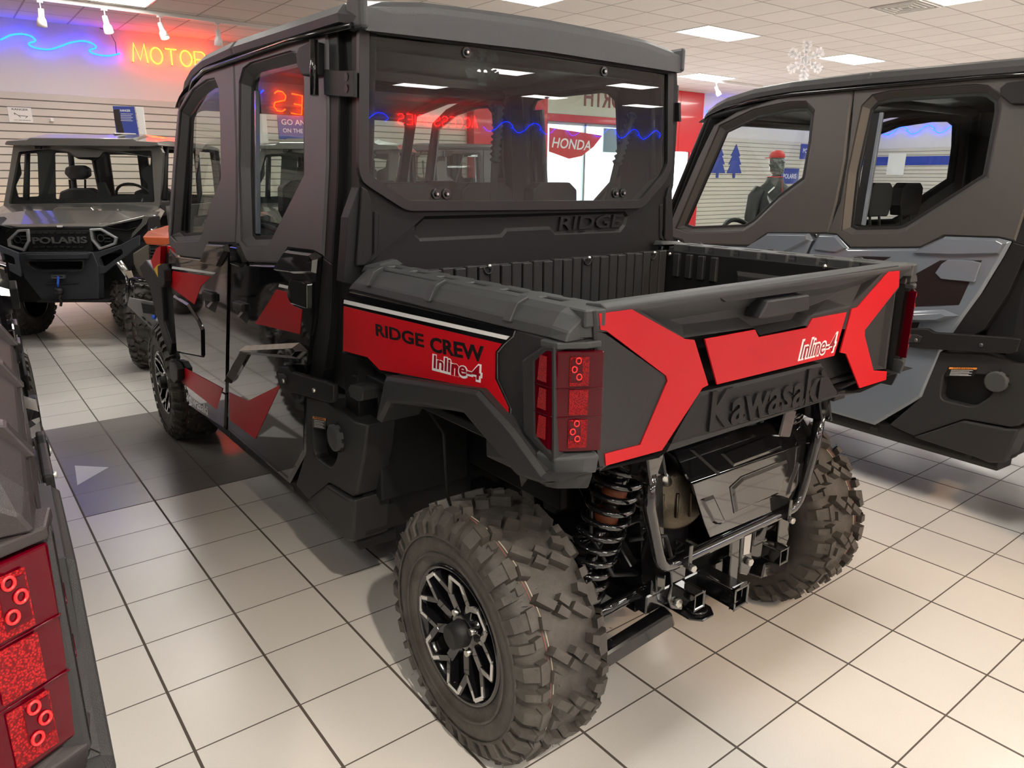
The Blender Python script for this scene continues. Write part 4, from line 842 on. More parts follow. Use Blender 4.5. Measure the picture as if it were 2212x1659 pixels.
# ---- snowflakes
def flake(loc, r, label, yaw):
    e = empty('snowflake', loc, yaw, label, 'snowflake', 'hanging snowflakes'); b = MB(); t = .004
    def bar(a0, r0, a1, r1, wd):
        b.bar((cos(a0)*r0, 0, sin(a0)*r0), (cos(a1)*r1, 0, sin(a1)*r1), .008, wd, (0, 1, 0)) if 0 else b.bar((cos(a0)*r0, 0, sin(a0)*r0), (cos(a1)*r1, 0, sin(a1)*r1), wd, .008, (0, 1, 0))
    for k in range(6):
        a = pi/6+pi/3*k; bar(a, 0, a, r, r*.15)
        for rr, ln_ in ((.38, .24), (.60, .30), (.80, .26)):
            for s in (1, -1):
                p = Vector((cos(a)*rr*r, 0, sin(a)*rr*r)); q = p+Vector((cos(a+s*pi/3.4), 0, sin(a+s*pi/3.4)))*ln_*r; b.bar(p, q, r*.12, .008, (0, 1, 0))
    for k in range(6): a = pi/3*k; b.bar((cos(a)*r*.22, 0, sin(a)*r*.22), (cos(a+pi/3)*r*.22, 0, sin(a+pi/3)*r*.22), r*.1, .008, (0, 1, 0))
    b.build('flake', mat('snow_paper', (.97, .97, 1.0), .5), e, org=(0, 0, 0)); MB().tube([(0, 0, r), (0, 0, ZC-loc[2])], .0015, 4).build('string', M_TRIM, e, org=(0, 0, 0)); return e
flake((9.45, 2.40, 3.10), .255, 'white paper snowflake hanging over the grey crew cab', -.75)
flake((5.99, -8.46, 3.02), .26, 'white snowflake mirrored at the upper left of the rear pane', .3)
flake((11.19, -13.21, 3.05), .26, 'white snowflake mirrored right of centre in the rear pane', .3)

# ---- neon
def neon(name, col, k): return mat(name, (0, 0, 0), .5, emit=col, es=k)
N_BLUE = neon('neon_blue', (.003, .028, 1), 14); N_YEL = neon('neon_orange', (1, .034, .0026), 32); N_RED = neon('neon_red', (1, .012, .010), 34)
U = [(0, .0), (.12, -.07), (.25, -.075), (.40, -.03), (.56, .06), (.72, .115), (.86, .105), (.97, .055), (.985, .02), (.93, -.005), (.935, -.035)]
def wave(F, u0, u1, z, lab, flip=False, m=None, pr=.72, amp=1.05):
    o0 = F.w((u0, z), 0); pts = []; u = u0
    while u < u1:
        for a, b_ in (U[:-1] if u+pr < u1 else U): pts.append((u+a*pr if not flip else u1-(u-u0)-a*pr, z+b_*amp))
        u += pr
    sm = [];   # smooth the path
    P_ = [Vector(p) for p in pts]
    for i in range(len(P_)-1):
        p0, p1, p2, p3 = P_[max(i-1, 0)], P_[i], P_[i+1], P_[min(i+2, len(P_)-1)]
        for t in (0, .25, .5, .75): sm.append(.5*((2*p1)+(p2-p0)*t+(2*p0-5*p1+4*p2-p3)*t*t+(3*p1-p0-3*p2+p3)*t**3))
    sm.append(P_[-1]); e = empty('neon_wave', o0, 0, lab, 'neon light', 'blue neon waves')
    MB().tube([F.w(p, .055) for p in sm], .0105, 8).build('neon_tube', m or N_BLUE, e, org=o0)
    br = MB()
    for p in sm[6::26]: br.cyl(F.w(p, .004), F.w(p, .048), .005, 6)
    br.build('bracket', M_SEAL, e, org=o0); return e
BW = Frame((0, YB, 0), (1, 0, 0), (0, 0, 1)); RWf = Frame((XR, 0, 0), (0, -1, 0), (0, 0, 1)); FWf = Frame((0, YF, 0), (-1, 0, 0), (0, 0, 1)); LWf = Frame((XL, 0, 0), (0, 1, 0), (0, 0, 1))
px = lambda X, Y: BW.px(X/5.53, Y/5.53)
wv = [(0,480),(110,430),(230,412),(340,430),(405,468),(412,500),(350,518),(345,545),(420,578),(560,597),(680,572),(820,520),(960,495),(1070,515),(1133,553),(1130,582),(1070,598),(1075,630),(1160,660),(1280,672),(1380,655),(1430,640)]
P_ = [Vector(px(*p)) for p in wv]; P_ = [P_[0]+Vector((-.5, -.10)), P_[0]+Vector((-.25, -.09))]+P_; sm = []
for i in range(len(P_)-1):
    p0, p1, p2, p3 = P_[max(i-1, 0)], P_[i], P_[i+1], P_[min(i+2, len(P_)-1)]
    for t in (0, .25, .5, .75): sm.append(.5*((2*p1)+(p2-p0)*t+(2*p0-5*p1+4*p2-p3)*t*t+(3*p1-p0-3*p2+p3)*t**3))
o0 = BW.w(P_[0]); e = empty('neon_wave', o0, 0, 'blue neon wave left of the yellow neon lettering', 'neon light', 'blue neon waves')
MB().tube([BW.w(p, .05) for p in sm], .0115, 8).build('neon_tube', N_BLUE, e, org=o0)
br = MB()
for p in sm[8::24]: br.cyl(BW.w(p, 0), BW.w(p, .045), .005, 6)
br.tube([BW.w(px(1385, 650), .04), BW.w(px(1370, 520), .06), BW.w(px(1300, 370), .03), BW.w((BW.px(215, 58)[0], 3.5), .01)], .004, 6); br.build('bracket', M_SEAL, e, org=o0)
wave(BW, 15.2, 19.6, 3.14, 'blue neon wave on the back wall right of the red wall'); wave(RWf, -8.2, -4.2, 2.86, 'blue neon wave on the right wall seen through the grey cab')
wave(FWf, -19.5, -12.8, 2.95, 'blue neon wave mirrored at the right of the rear pane', True, pr=1.1, amp=1.5); wave(FWf, -9.1, -6.4, 2.98, 'blue neon wave mirrored at the left of the rear pane', True, pr=1.1, amp=1.5)
wave(BW, -2.6, -1.2, 3.22, 'blue neon wave mirrored in the rear door pane')
G = {'M': [[(0, 0), (.15, 1), (.5, .12), (.85, 1), (1, 0)]], 'O': [[(.5+.5*cos(t), .5+.5*sin(t)) for t in [2*pi*i/20 for i in range(21)]]], 'T': [[(0, 1), (1, 1)], [(.5, 1), (.5, 0)]],
     'R': [[(0, 0), (0, 1), (.7, 1), (.95, .85), (.95, .65), (.7, .5), (0, .5)], [(.5, .5), (1, 0)]], 'S': [[(.95, .85), (.7, 1), (.3, 1), (.03, .82), (.1, .6), (.5, .5), (.9, .4), (.97, .18), (.7, 0), (.3, 0), (.03, .15)]],
     'A': [[(0, 0), (.5, 1), (1, 0)], [(.2, .38), (.8, .38)]], 'L': [[(0, 1), (0, 0), (.85, 0)]], 'E': [[(.9, 1), (0, 1), (0, 0), (.9, 0)], [(0, .5), (.7, .5)]],
     'C': [[(.95, .82), (.7, 1), (.35, 1), (.03, .7), (.03, .3), (.35, 0), (.7, 0), (.95, .18)]], 'I': [[(.5, 0), (.5, 1)]]}
def neon_word(F, word, u0, z0, h, wd, gap, m, lab, big=1.0, r=.009):
    e = empty('neon_sign', F.w((u0, z0)), 0, lab, 'neon sign'); u = u0
    for i, ch in enumerate(word):
        hh = h*(big if i == 0 else 1); ww = wd*(.35 if ch == 'I' else 1.25 if ch == 'M' else 1)
        b = MB(); bb = MB()
        for stk in G[ch]:
            b.tube([F.w((u+x*ww, z0+y*hh), .05) for x, y in stk], r if m is not N_RED else .013, 8)
            for x, y in (stk[0], stk[-1]): bb.cyl(F.w((u+x*ww, z0+y*hh), 0), F.w((u+x*ww, z0+y*hh), .045), .005, 6)
        l_ = b.build('neon_letter', m, e, org=F.w((u0, z0))); bb.build('bracket', M_SEAL, l_, org=F.w((u0, z0))); u += ww+gap
    return e
neon_word(BW, 'MOTOR', 2.30, 3.10, .215, .158, .045, N_YEL, 'yellow and red glowing neon lettering MOTOR on the back wall', 1.15)
neon_word(BW, 'SALES', -4.05, 2.95, .30, .20, .07, N_YEL, 'red and yellow neon lettering SALES mirrored in the rear door pane', 1.1)
neon_word(FWf, 'ACCESSORIES', -12.6, 2.90, .26, .20, .055, N_RED, 'red neon lettering ACCESSORIES mirrored in the rear pane', 1.25)

# ---- track lights
def track(x0, x1, y, lamps, lab, z=ZC-.05):
    wide = y < -4
    e = empty('light_track', (x0, y, ZC), 0, lab, 'light track'); MB().box((x0, y-.018, z), (x1, y+.018, ZC-.001)).build('rail', M_TRIM, e, .002, org=(x0, y, ZC))
    for x, az, tilt, lit, ll in lamps:
        o = empty('track_lamp', (x, y, z), az, ll, 'track light', 'track lamps')
        h0 = Vector((0, 0, -.11)); d = Vector((0, sin(tilt), -cos(tilt)))
        b = MB().box((-.03, -.02, -.02), (.03, .02, 0)).cyl((0, 0, -.015), h0, .007, 8); b.build('stem', M_TRIM, o, org=(0, 0, 0))
        s0 = h0-d*.03
        MB().lathe([(0, .0), (0, .030), (.09, .032), (.12, .048), (.19, .055), (.19, .050), (.175, .046)], s0, d, 24).build('lamp_head', M_TRIM, o, org=(0, 0, 0))
        MB().lathe([(.172, 0), (.172, .046)], s0, d, 24).build('bulb', mat('lamp_bulb', (1, 1, 1), .5, emit=(1, .72, .42), es=25 if lit else 25), o, org=(0, 0, 0))
        ld = bpy.data.lights.new('lamp_beam', 'SPOT'); ld.energy = lit; ld.color = (1, .88, .74) if y == -5.0 else (1, .62, .32); ld.spot_size = math.radians(52 if y != -5.0 else 38); ld.spot_blend = .35 if y != -5.0 else .9; ld.shadow_soft_size = .04
        lo = bpy.data.objects.new('lamp_beam', ld); COL.objects.link(lo); lo.parent = o; lo.location = s0+d*.21
        lo.rotation_euler = d.to_track_quat('-Z', 'Y').to_euler()
track(.6, 4.6, 6.93, [(1.04, .1, .35, 60, 'white track lamp turned to the wall, leftmost on the ceiling track'), (1.70, pi+.3, .30, 35, 'lit white track lamp, second from the left'), (2.32, pi+.5, .35, 35, 'lit white track lamp above the neon letter M'), (3.02, -.1, .30, 60, 'white track lamp turned away, nearest the black roof')], 'white ceiling track carrying four lamps over the left wall')
track(12.2, 14.6, 6.6, [(13.0, pi+.6, .45, 60, 'glowing track lamp in front of the red wall')], 'ceiling track before the red wall')
track(1.5, 7.5, -6.2, [(3.9, -.1, .62, 60, 'track lamp behind the viewer aimed at the grey cab'), (2.2, .0, .75, 26, 'track lamp behind the viewer aimed at the tailgate'), (1.75, -.40, .90, 150, 'track lamp behind the viewer aimed past the tailgate')], 'ceiling track behind the viewer')
track(-3.0, 1.2, -5.0, [(-1.4, -.35, .75, 60, 'added fill lamp behind the viewer aimed along the left aisle'), (-.2, -.03, .72, 270, 'added fill lamp behind the viewer aimed at the left rear tyre')], 'short added ceiling track for the fill lamps, behind the viewer on the left')  # unseen track and lamps added as fill for the left aisle floor and tyre

# ---- wall posters
def poster(F, u, v, wd, ht, m, lab, lines=(), d=.035, name='poster', tilt=0):
    o0 = F.w((u, v)); q = [(u, v), (u+wd, v), (u+wd, v+ht), (u, v+ht)]
    o = tag(solid(MB(), F, [q], d, d+.006).build(name, m, None, .001, org=o0), lab, 'poster')
    for body, a, b_, c, h, mm in lines: letters(body, F, (u+a*wd, v+c*ht), (u+b_*wd, v+c*ht), h*ht, d+.006, .0006, bold=.01).build('print', mm, o, org=o0)
    return o
M_PAP = mat('paper', (.78, .76, .72), .6); M_BPR = mat('blue_print', (.035, .06, .30), .35)
po = poster(BW, .69, 2.215, .27, .19, M_PAP, 'white card reading RANGER with a line drawing, on the slotted wall', [('RANGER', .18, .86, .80, .12, M_BLK), ('your next adventure', .2, .9, .12, .07, M_BLK)])
q0 = MB(); 
for a, b_ in (((.25, .62), (.42, .45)), ((.42, .45), (.80, .42)), ((.42, .45), (.50, .33)), ((.80, .42), (.70, .30)), ((.25, .62), (.28, .50))): q0.bar(BW.w((.69+a[0]*.27, 2.215+a[1]*.19), .043), BW.w((.69+b_[0]*.27, 2.215+b_[1]*.19), .043), .006, .002, (0, 1, 0))
q0.build('print', M_BLK, po, org=BW.w((.69, 2.215)))
poster(BW, 4.35, 2.12, .75, .38, M_BPR, 'blue poster reading GO AN ON THE on the slotted wall', [('GO AN', .08, .62, .60, .22, M_WH), ('ON THE', .1, .55, .28, .17, M_WH)])
poster(BW, 3.85, 2.05, .32, .45, M_PAP, 'plain white poster left of the blue wall poster')
poster(BW, 19.55, 2.08, .95, .42, M_BPR, 'blue sign reading POLARIS on the far slotted wall', [('POLARIS', .14, .86, .42, .28, M_WH)])
poster(BW, 18.7, 1.40, .9, .42, M_BPR, 'lower blue sign reading POLARIS behind the mannequin', [('POLARIS', .14, .86, .35, .3, M_WH)])
poster(RWf, -8.4, 1.93, 4.4, .24, mat('deep_blue_band', (.02, .05, .35), .4), 'long deep blue band across the right wall', name='wall_band')
poster(RWf, -7.2, 1.66, .5, .6, M_PAP, 'white poster with a dark vehicle picture before the blue band', [('ATV', .2, .8, .3, .22, M_BLK)] if 0 else (), d=.05)
for x, l_ in ((15.85, 'dark blue paper tree on the slotted wall, left one of the pair'), (16.55, 'dark blue paper tree on the slotted wall, right one of the pair')):
    t = [(0, .0), (.05, 0), (.05, .12), (.32, .12), (.18, .34), (.27, .34), (.13, .55), (.20, .55), (0, .85)]; t = t+[(-a, b_) for a, b_ in t[::-1]][1:-1]
    tag(solid(MB(), BW, [[(x+a, 1.55+b_) for a, b_ in t]], .035, .045).build('paper_tree', M_BPR, None, org=(x, YB, 1.55)), l_, 'decoration', 'paper trees')
cm = tag(MB().box((1.15, YB-.06, 2.235), (1.20, YB-.035, 2.29)).box((1.155, YB-.12, 2.24), (1.195, YB-.06, 2.285)).build('wall_bracket', M_TRIM, None, .004, org=(1.17, YB, 2.23)), 'small chrome hook bracket on the slotted wall between the posters', 'bracket')

# ================================================================== other machines and the mannequin
FH = Vector((sin(YAW), cos(YAW), 0)); RH = Vector((cos(YAW), -sin(YAW), 0)); C0 = Vector((CAM.x, CAM.y, 0))
def DF(dh): return Frame(C0+FH*dh, RH, (0, 0, 1))       # upright plane facing back along the aisle, dh away
M_SGR = mat('silver_grey_paint', (.20, .195, .18), .2, metal=.5, coat=.7)
M_DOC = mat('winch_plate', (.040, .043, .050), .35)

def side_by_side_front():
    global ORG
    D0 = 6.75; c = DF(7.6).w((DF(7.6).px(150, 500)[0], 0)); ORG = c.copy()
    R = empty('utility_vehicle', ORG, 0, 'silver-grey side-by-side facing us at the far left, blue winch rope at its front', 'utility vehicle', 'front-facing side-by-sides')
    def P(name, dh, pxs, d0, d1, m, bev=.004, parent=R, rnd=0, holes=(), lab=None, seg=2):
        F = DF(dh); lp = F.pts(pxs); lp = rounded(lp, rnd) if rnd else lp
        return solid(MB(), F, [lp]+[rounded(F.pts(h), .02) for h in holes], d0, d1).build(name, m, parent, bev, seg, lab=lab)
    def W(dh, x, y): F = DF(dh); return F.w(F.px(x, y))
    # windscreen frame and cabin
    P('windscreen_frame', 7.75, [(29,312),(343,313),(352,330),(345,444),(340,452),(5,452),(8,440),(20,372)], -.05, .0, M_SGR, .01, holes=[[(40,328),(106,322),(150,328),(165,340),(214,340),(222,328),(327,325),(334,437),(18,441)]])
    g = MB(); F = DF(7.77); q = F.pts([(38,322),(330,322),(338,440),(12,443)]); g.add([F.w(p) for p in q], [(0, 1, 2, 3)]); g.build('windscreen', M_GLASS2, R)
    fr2 = [(31,318),(341,319),(344,441),(10,446)]; P('windscreen_border', 7.79, fr2, -.01, 0, M_SEAL, 0, holes=[[(44,333),(81,331),(84,424),(39,426),(33,402),(46,375),(42,350)], [(118,330),(146,331),(170,344),(205,346),(224,331),(326,338),(325,358),(306,365),(305,382),(318,396),(322,420),(240,424),(120,430)]])
    secs = []
    for dh, dy in ((7.66, 0), (7.95, 0), (8.9, 0), (9.25, 0)):
        F = DF(dh); a = F.px(24, 310)[0] if dh < 7.7 else None
        u0 = DF(7.75).px(26, 310)[0]-.02; u1 = DF(7.75).px(347, 310)[0]+.02; z = DF(7.75).px(180, 312)[1]
        e = .05 if dh in (7.66, 9.25) else 0
        secs.append([F.w(p) for p in ((u0+.0, z-.01), (u0+.02, z+.05-e*.5), (u0+.22, z+.085-e), (u0+.26, z+.105-e), (u1-.26, z+.105-e), (u1-.22, z+.085-e), (u1-.02, z+.05-e*.5), (u1, z-.01), (u1-.1, z-.02), (u0+.1, z-.02))])
    MB().loft(secs).build('roof', M_SGR, R, .008, 2)
    F = DF(7.75); uL, uR = F.px(26, 312)[0], F.px(345, 312)[0]; zt = F.px(180, 314)[1]
    for u in (uL+.03, uR-.03):
        MB().tube([DF(7.78).w((u, 1.30)), DF(7.95).w((u, zt)), DF(9.15).w((u, zt)), DF(9.25).w((u, 1.0)), DF(9.25).w((u, .5))], .03, 8).tube([DF(8.7).w((u, zt)), DF(8.6).w((u, .5))], .03, 8).build('roll_cage', M_PLD, R)
    MB().tube([DF(8.7).w((uL, zt-.02)), DF(8.7).w((uR, zt-.02))], .025, 8).tube([DF(9.2).w((uL, 1.25)), DF(9.2).w((uR, 1.25))], .025, 8).build('roll_cage', M_PLD, R)
    F = DF(9.27); bk = solid(MB(), F, [[(uL, .45), (uR, .45), (uR, zt), (uL, zt)], [(uL+.16, 1.32), (uL+.50, 1.32), (uL+.50, 1.78), (uL+.16, 1.78)], [(uL+.62, 1.32), (uR-.10, 1.32), (uR-.10, 1.82), (uL+.62, 1.82)]], -.03, 0).build('cab_back', M_PLD, R, .004)
    P('mirror_housing', 7.83, [(135,322),(222,325),(217,338),(200,347),(165,340)], -.05, 0, M_PLD, .008)
    w_ = MB().tube([W(7.70, 183, 320), W(7.70, 258, 328), W(7.71, 326, 340)], .006, 6).tube([W(7.69, 225, 324), W(7.69, 290, 334)], .008, 6).build('wiper', M_SEAL, R)
    for x in (85, 288): P('roof_clip', 7.70, [(x-9,304),(x+9,304),(x+6,322),(x-6,322)], 0, .03, M_GB, .004)
    for x, sc in ((164, 1), (325, .9)):
        P('headrest', 8.55, [(x-26*sc,375),(x-24*sc,362),(x-12*sc,357),(x+14*sc,357),(x+26*sc,364),(x+27*sc,380),(x+14*sc,388),(x-14*sc,388)], -.08, 0, M_FAB, .015)
        s_ = MB().tube([W(8.52, x-14*sc, 388), W(8.52, x-12*sc, 412)], .012, 6).tube([W(8.52, x+20*sc, 388), W(8.52, x+20*sc, 412)], .012, 6); s_.build('headrest_post', M_PLD, R)
        P('seat', 8.5, [(x-40,440),(x-36,414),(x-14,406),(x+30,406),(x+50,420),(x+56,442),(x+50,470),(x-38,470)], -.12, 0, M_FAB, .02)
    ce = DF(8.1).px(292, 428); cF = DF(8.1); sw = MB().tube([cF.w((ce[0]+.19*cos(t), ce[1]+.15*sin(t)), .1*sin(t)) for t in [2*pi*i/24 for i in range(24)]], .014, 8, closed=True); sw.bar(cF.w((ce[0]-.17, ce[1])), cF.w((ce[0]+.17, ce[1])), .03, .01); sw.build('steering_wheel', M_FAB, R)
    P('dashboard', 7.9, [(12,432),(120,437),(335,434),(345,470),(5,470)], -.35, -.02, M_FAB, .02)
    P('console', 8.2, [(212,394),(224,394),(236,420),(232,440),(208,440)], -.05, 0, M_FAB, .01)
    # hood
    rows = []
    for dh, ys, k in ((7.74, (456, 444, 440, 440, 444, 456), (-20, 6, 60, 270, 338, 356)), (7.25, (474, 462, 455, 455, 458, 470), (-30, 0, 55, 248, 318, 348)), (6.88, (500, 486, 484, 483, 478, 500), (-30, -8, 45, 216, 300, 335)), (6.84, (520, 494, 490, 489, 490, 520), (-30, -6, 46, 215, 292, 325))):
        rows.append([W(dh, x, y) for x, y in zip(k, ys)])
    MB().loft(rows, closed=False).loft([[W(7.3, 96, 470), W(7.3, 120, 449), W(7.3, 196, 448), W(7.3, 218, 468)], [W(7.70, 108, 452), W(7.70, 126, 442), W(7.70, 226, 441), W(7.70, 238, 450)]]).build('hood', M_SGR, R, .004, 1)
    P('hood_badge', 6.83, [(123,487),(136,487),(135,491),(124,491)], 0, .006, M_WH, .001, lab='small white and blue badge')
    P('fascia', 6.84, [(-30,470),(-6,486),(46,490),(216,489),(258,481),(318,468),(322,500),(300,525),(262,548),(200,547),(40,547),(12,532),(-30,520)], -.25, 0, M_PLD, .01)
    P('side_light', 6.80, [(224,487),(316,468),(322,472),(300,490),(276,498),(240,493)], 0, .012, M_GB, .004); P('side_light', 6.80, [(-30,478),(30,492),(14,504),(-30,498)], 0, .012, M_GB, .004)
    P('fender_trim', 6.79, [(216,489),(312,466),(322,467),(316,484),(292,508),(284,516),(288,503),(308,480),(310,472),(222,491)], 0, .02, M_SGR, .003)
    gr = P('grille', 6.80, [(66,499),(193,498),(203,541),(180,546),(86,546),(62,542)], 0, .008, M_PLD, .003)
    for r in range(5):
        for k in range(9):
            x = 72+k*14+(7 if r % 2 else 0); y = 502+r*10
            if r in (1, 2): continue
            if x < 190: P('grille_bar', 6.79, [(x-5,y),(x+5,y),(x+4,y+3.2),(x-4,y+3.2)], 0, .012, M_PL, .001, gr, seg=1)
    F = DF(6.79); letters('POLARIS', F, F.px(73, 526), F.px(190, 524.5), .057, .004, .006, bold=.02).build('maker_name', mat('badge_grey', (.10, .10, .10), .35), gr, lab='dark raised lettering')
    for q in ([(18,517),(40,496),(63,495),(66,521),(54,543),(20,532)], [(195,494),(220,493),(255,513),(251,528),(217,540),(199,519)]):
        F = DF(6.78); o2 = F.pts(q); i2 = inset(o2, .020); hl = solid(MB(), F, [o2, i2], -.01, .02).build('lamp_surround', mat('lamp_silver', (.42, .43, .44), .3, metal=.5), R, .004, 2, lab='silver headlamp surround')
        solid(MB(), F, [i2], -.03, -.005).build('lamp_glass', M_GB, hl)
        cx = sum(p[0] for p in i2)/6; cy = sum(p[1] for p in i2)/6; MB().tube([F.w((cx-.02+.03*cos(t), cy+.03*sin(t)), .004) for t in [2*pi*i/16 for i in range(16)]], .006, 6, closed=True).build('lamp_ring', M_PL, hl)
        for k in (-1, 0, 1): MB().bar(F.w((cx+.01, cy+k*.03), .002), F.w((cx+.07, cy+k*.03), .002), .01, .012).build('lamp_fin', M_PL, hl)
    bm = P('front_bumper', 6.72, [(40,546),(200,545),(212,575),(213,646),(92,650),(52,600)], -.10, .0, M_DOC, .006, holes=[[(62,563),(182,563),(181,579),(175,583),(76,583),(64,574)]])
    P('bumper_beam', 6.70, [(60,549),(196,547),(192,558),(66,559)], 0, .04, M_DOC, .005, parent=bm); P('bumper_rim', 6.70, [(57,561),(184,561),(183,581),(176,586),(74,586),(59,575)], 0, .02, M_PL, .003, parent=bm, holes=[[(61,564),(181,564),(180,579),(175,583),(77,583),(63,573)]])
    P('bumper_wing', 6.74, [(202,547),(262,528),(300,508),(300,530),(262,560),(226,590),(208,592)], -.03, 0, M_DOC, .004, parent=bm, holes=[[(214,556),(262,537),(266,548),(226,576),(215,574)]]); P('bumper_wing', 6.74, [(-8,528),(38,546),(46,588),(44,598),(2,575),(-10,560)], -.03, 0, mat('bumper_grey', (.10, .11, .13), .4), .004, parent=bm, holes=[[(4,546),(30,556),(33,573),(8,566)]])
    P('skid_bar', 6.70, [(83,649),(236,648),(236,652),(83,653)], -.1, .02, M_SEAL, .003, parent=bm)
    P('skid_slot', 6.715, [(100,612),(170,609),(172,612),(102,616)], 0, .012, M_PL, .003, parent=bm)
    fl_ = P('winch_fairlead', 6.70, [(114,593),(143,593),(143,601),(114,601)], 0, .03, M_STEEL, .004, parent=bm, holes=[[(118,595.5),(139,595.5),(139,598.5),(118,598.5)]])
    MB().tube([W(6.67, 126, 597), W(6.66, 125, 612), W(6.67, 125.5, 624)], .010, 8).build('winch_rope', M_BLUE, bm, lab='blue winch rope')
    MB().cyl(W(6.66, 128, 622), W(6.66, 128, 634), .035, 14).tube([W(6.66, 131, 636), W(6.66, 128, 645), W(6.66, 133, 650), W(6.66, 131, 661)], .012, 8).build('winch_hook', M_SEAL, bm)
    # wheels and underside
    for u, spin in ((DF(7.25).px(16, 640)[0], .2), (DF(7.25).px(270, 640)[0], .5)):
        ct = DF(7.28).w((u, .35)); o = WHEEL['o'].copy(); COL.objects.link(o); o.parent = R
        for x in WHEEL['c']: y = x.copy(); COL.objects.link(y); y.parent = o
        o.location = ct-ORG; o.rotation_euler = (spin, 0, -YAW if u < 0 and 0 else -YAW); 
    for u in (DF(7.25).px(16, 640)[0], DF(7.25).px(270, 640)[0]):
        ct = DF(9.35).w((u, .35)); o = WHEEL['o'].copy(); COL.objects.link(o); o.parent = R
        for x in WHEEL['c']: y = x.copy(); COL.objects.link(y); y.parent = o
        o.location = ct-ORG; o.rotation_euler = (1., 0, -YAW)
    a = MB().loft([[DF(d_).w((u, z)) for u, z in ((uL+.12, .36), (uL+.12, .95), (uR-.12, .95), (uR-.12, .36))] for d_ in (7.0, 9.9)]); a.build('chassis', M_PLD, R, .01)
    b = MB().loft([[DF(d_).w((u, z)) for u, z in ((uL+.02, .85), (uL+.02, 1.28), (uR-.02, 1.28), (uR-.02, .85))] for d_ in (9.35, 10.3)]); b.build('cargo_bed', M_PLD, R, .02)
    sd = MB()
    for u in (uL, uR): sd.loft([[DF(d_).w((u+e, z)) for e, z in ((-.02, .42), (-.02, 1.24), (.02, 1.24), (.02, .42))] for d_ in (7.75, 9.25)])
    sd.build('door_panel', M_SGR, R, .006)
    for u in (uL, uR): MB().bar(DF(7.2).w((u*.3+(uL+uR)*.35, .40)), DF(7.28).w((u*.75+(uL+uR)*.125, .33)), .05, .05).build('control_arm', M_GB2, R)
    return R

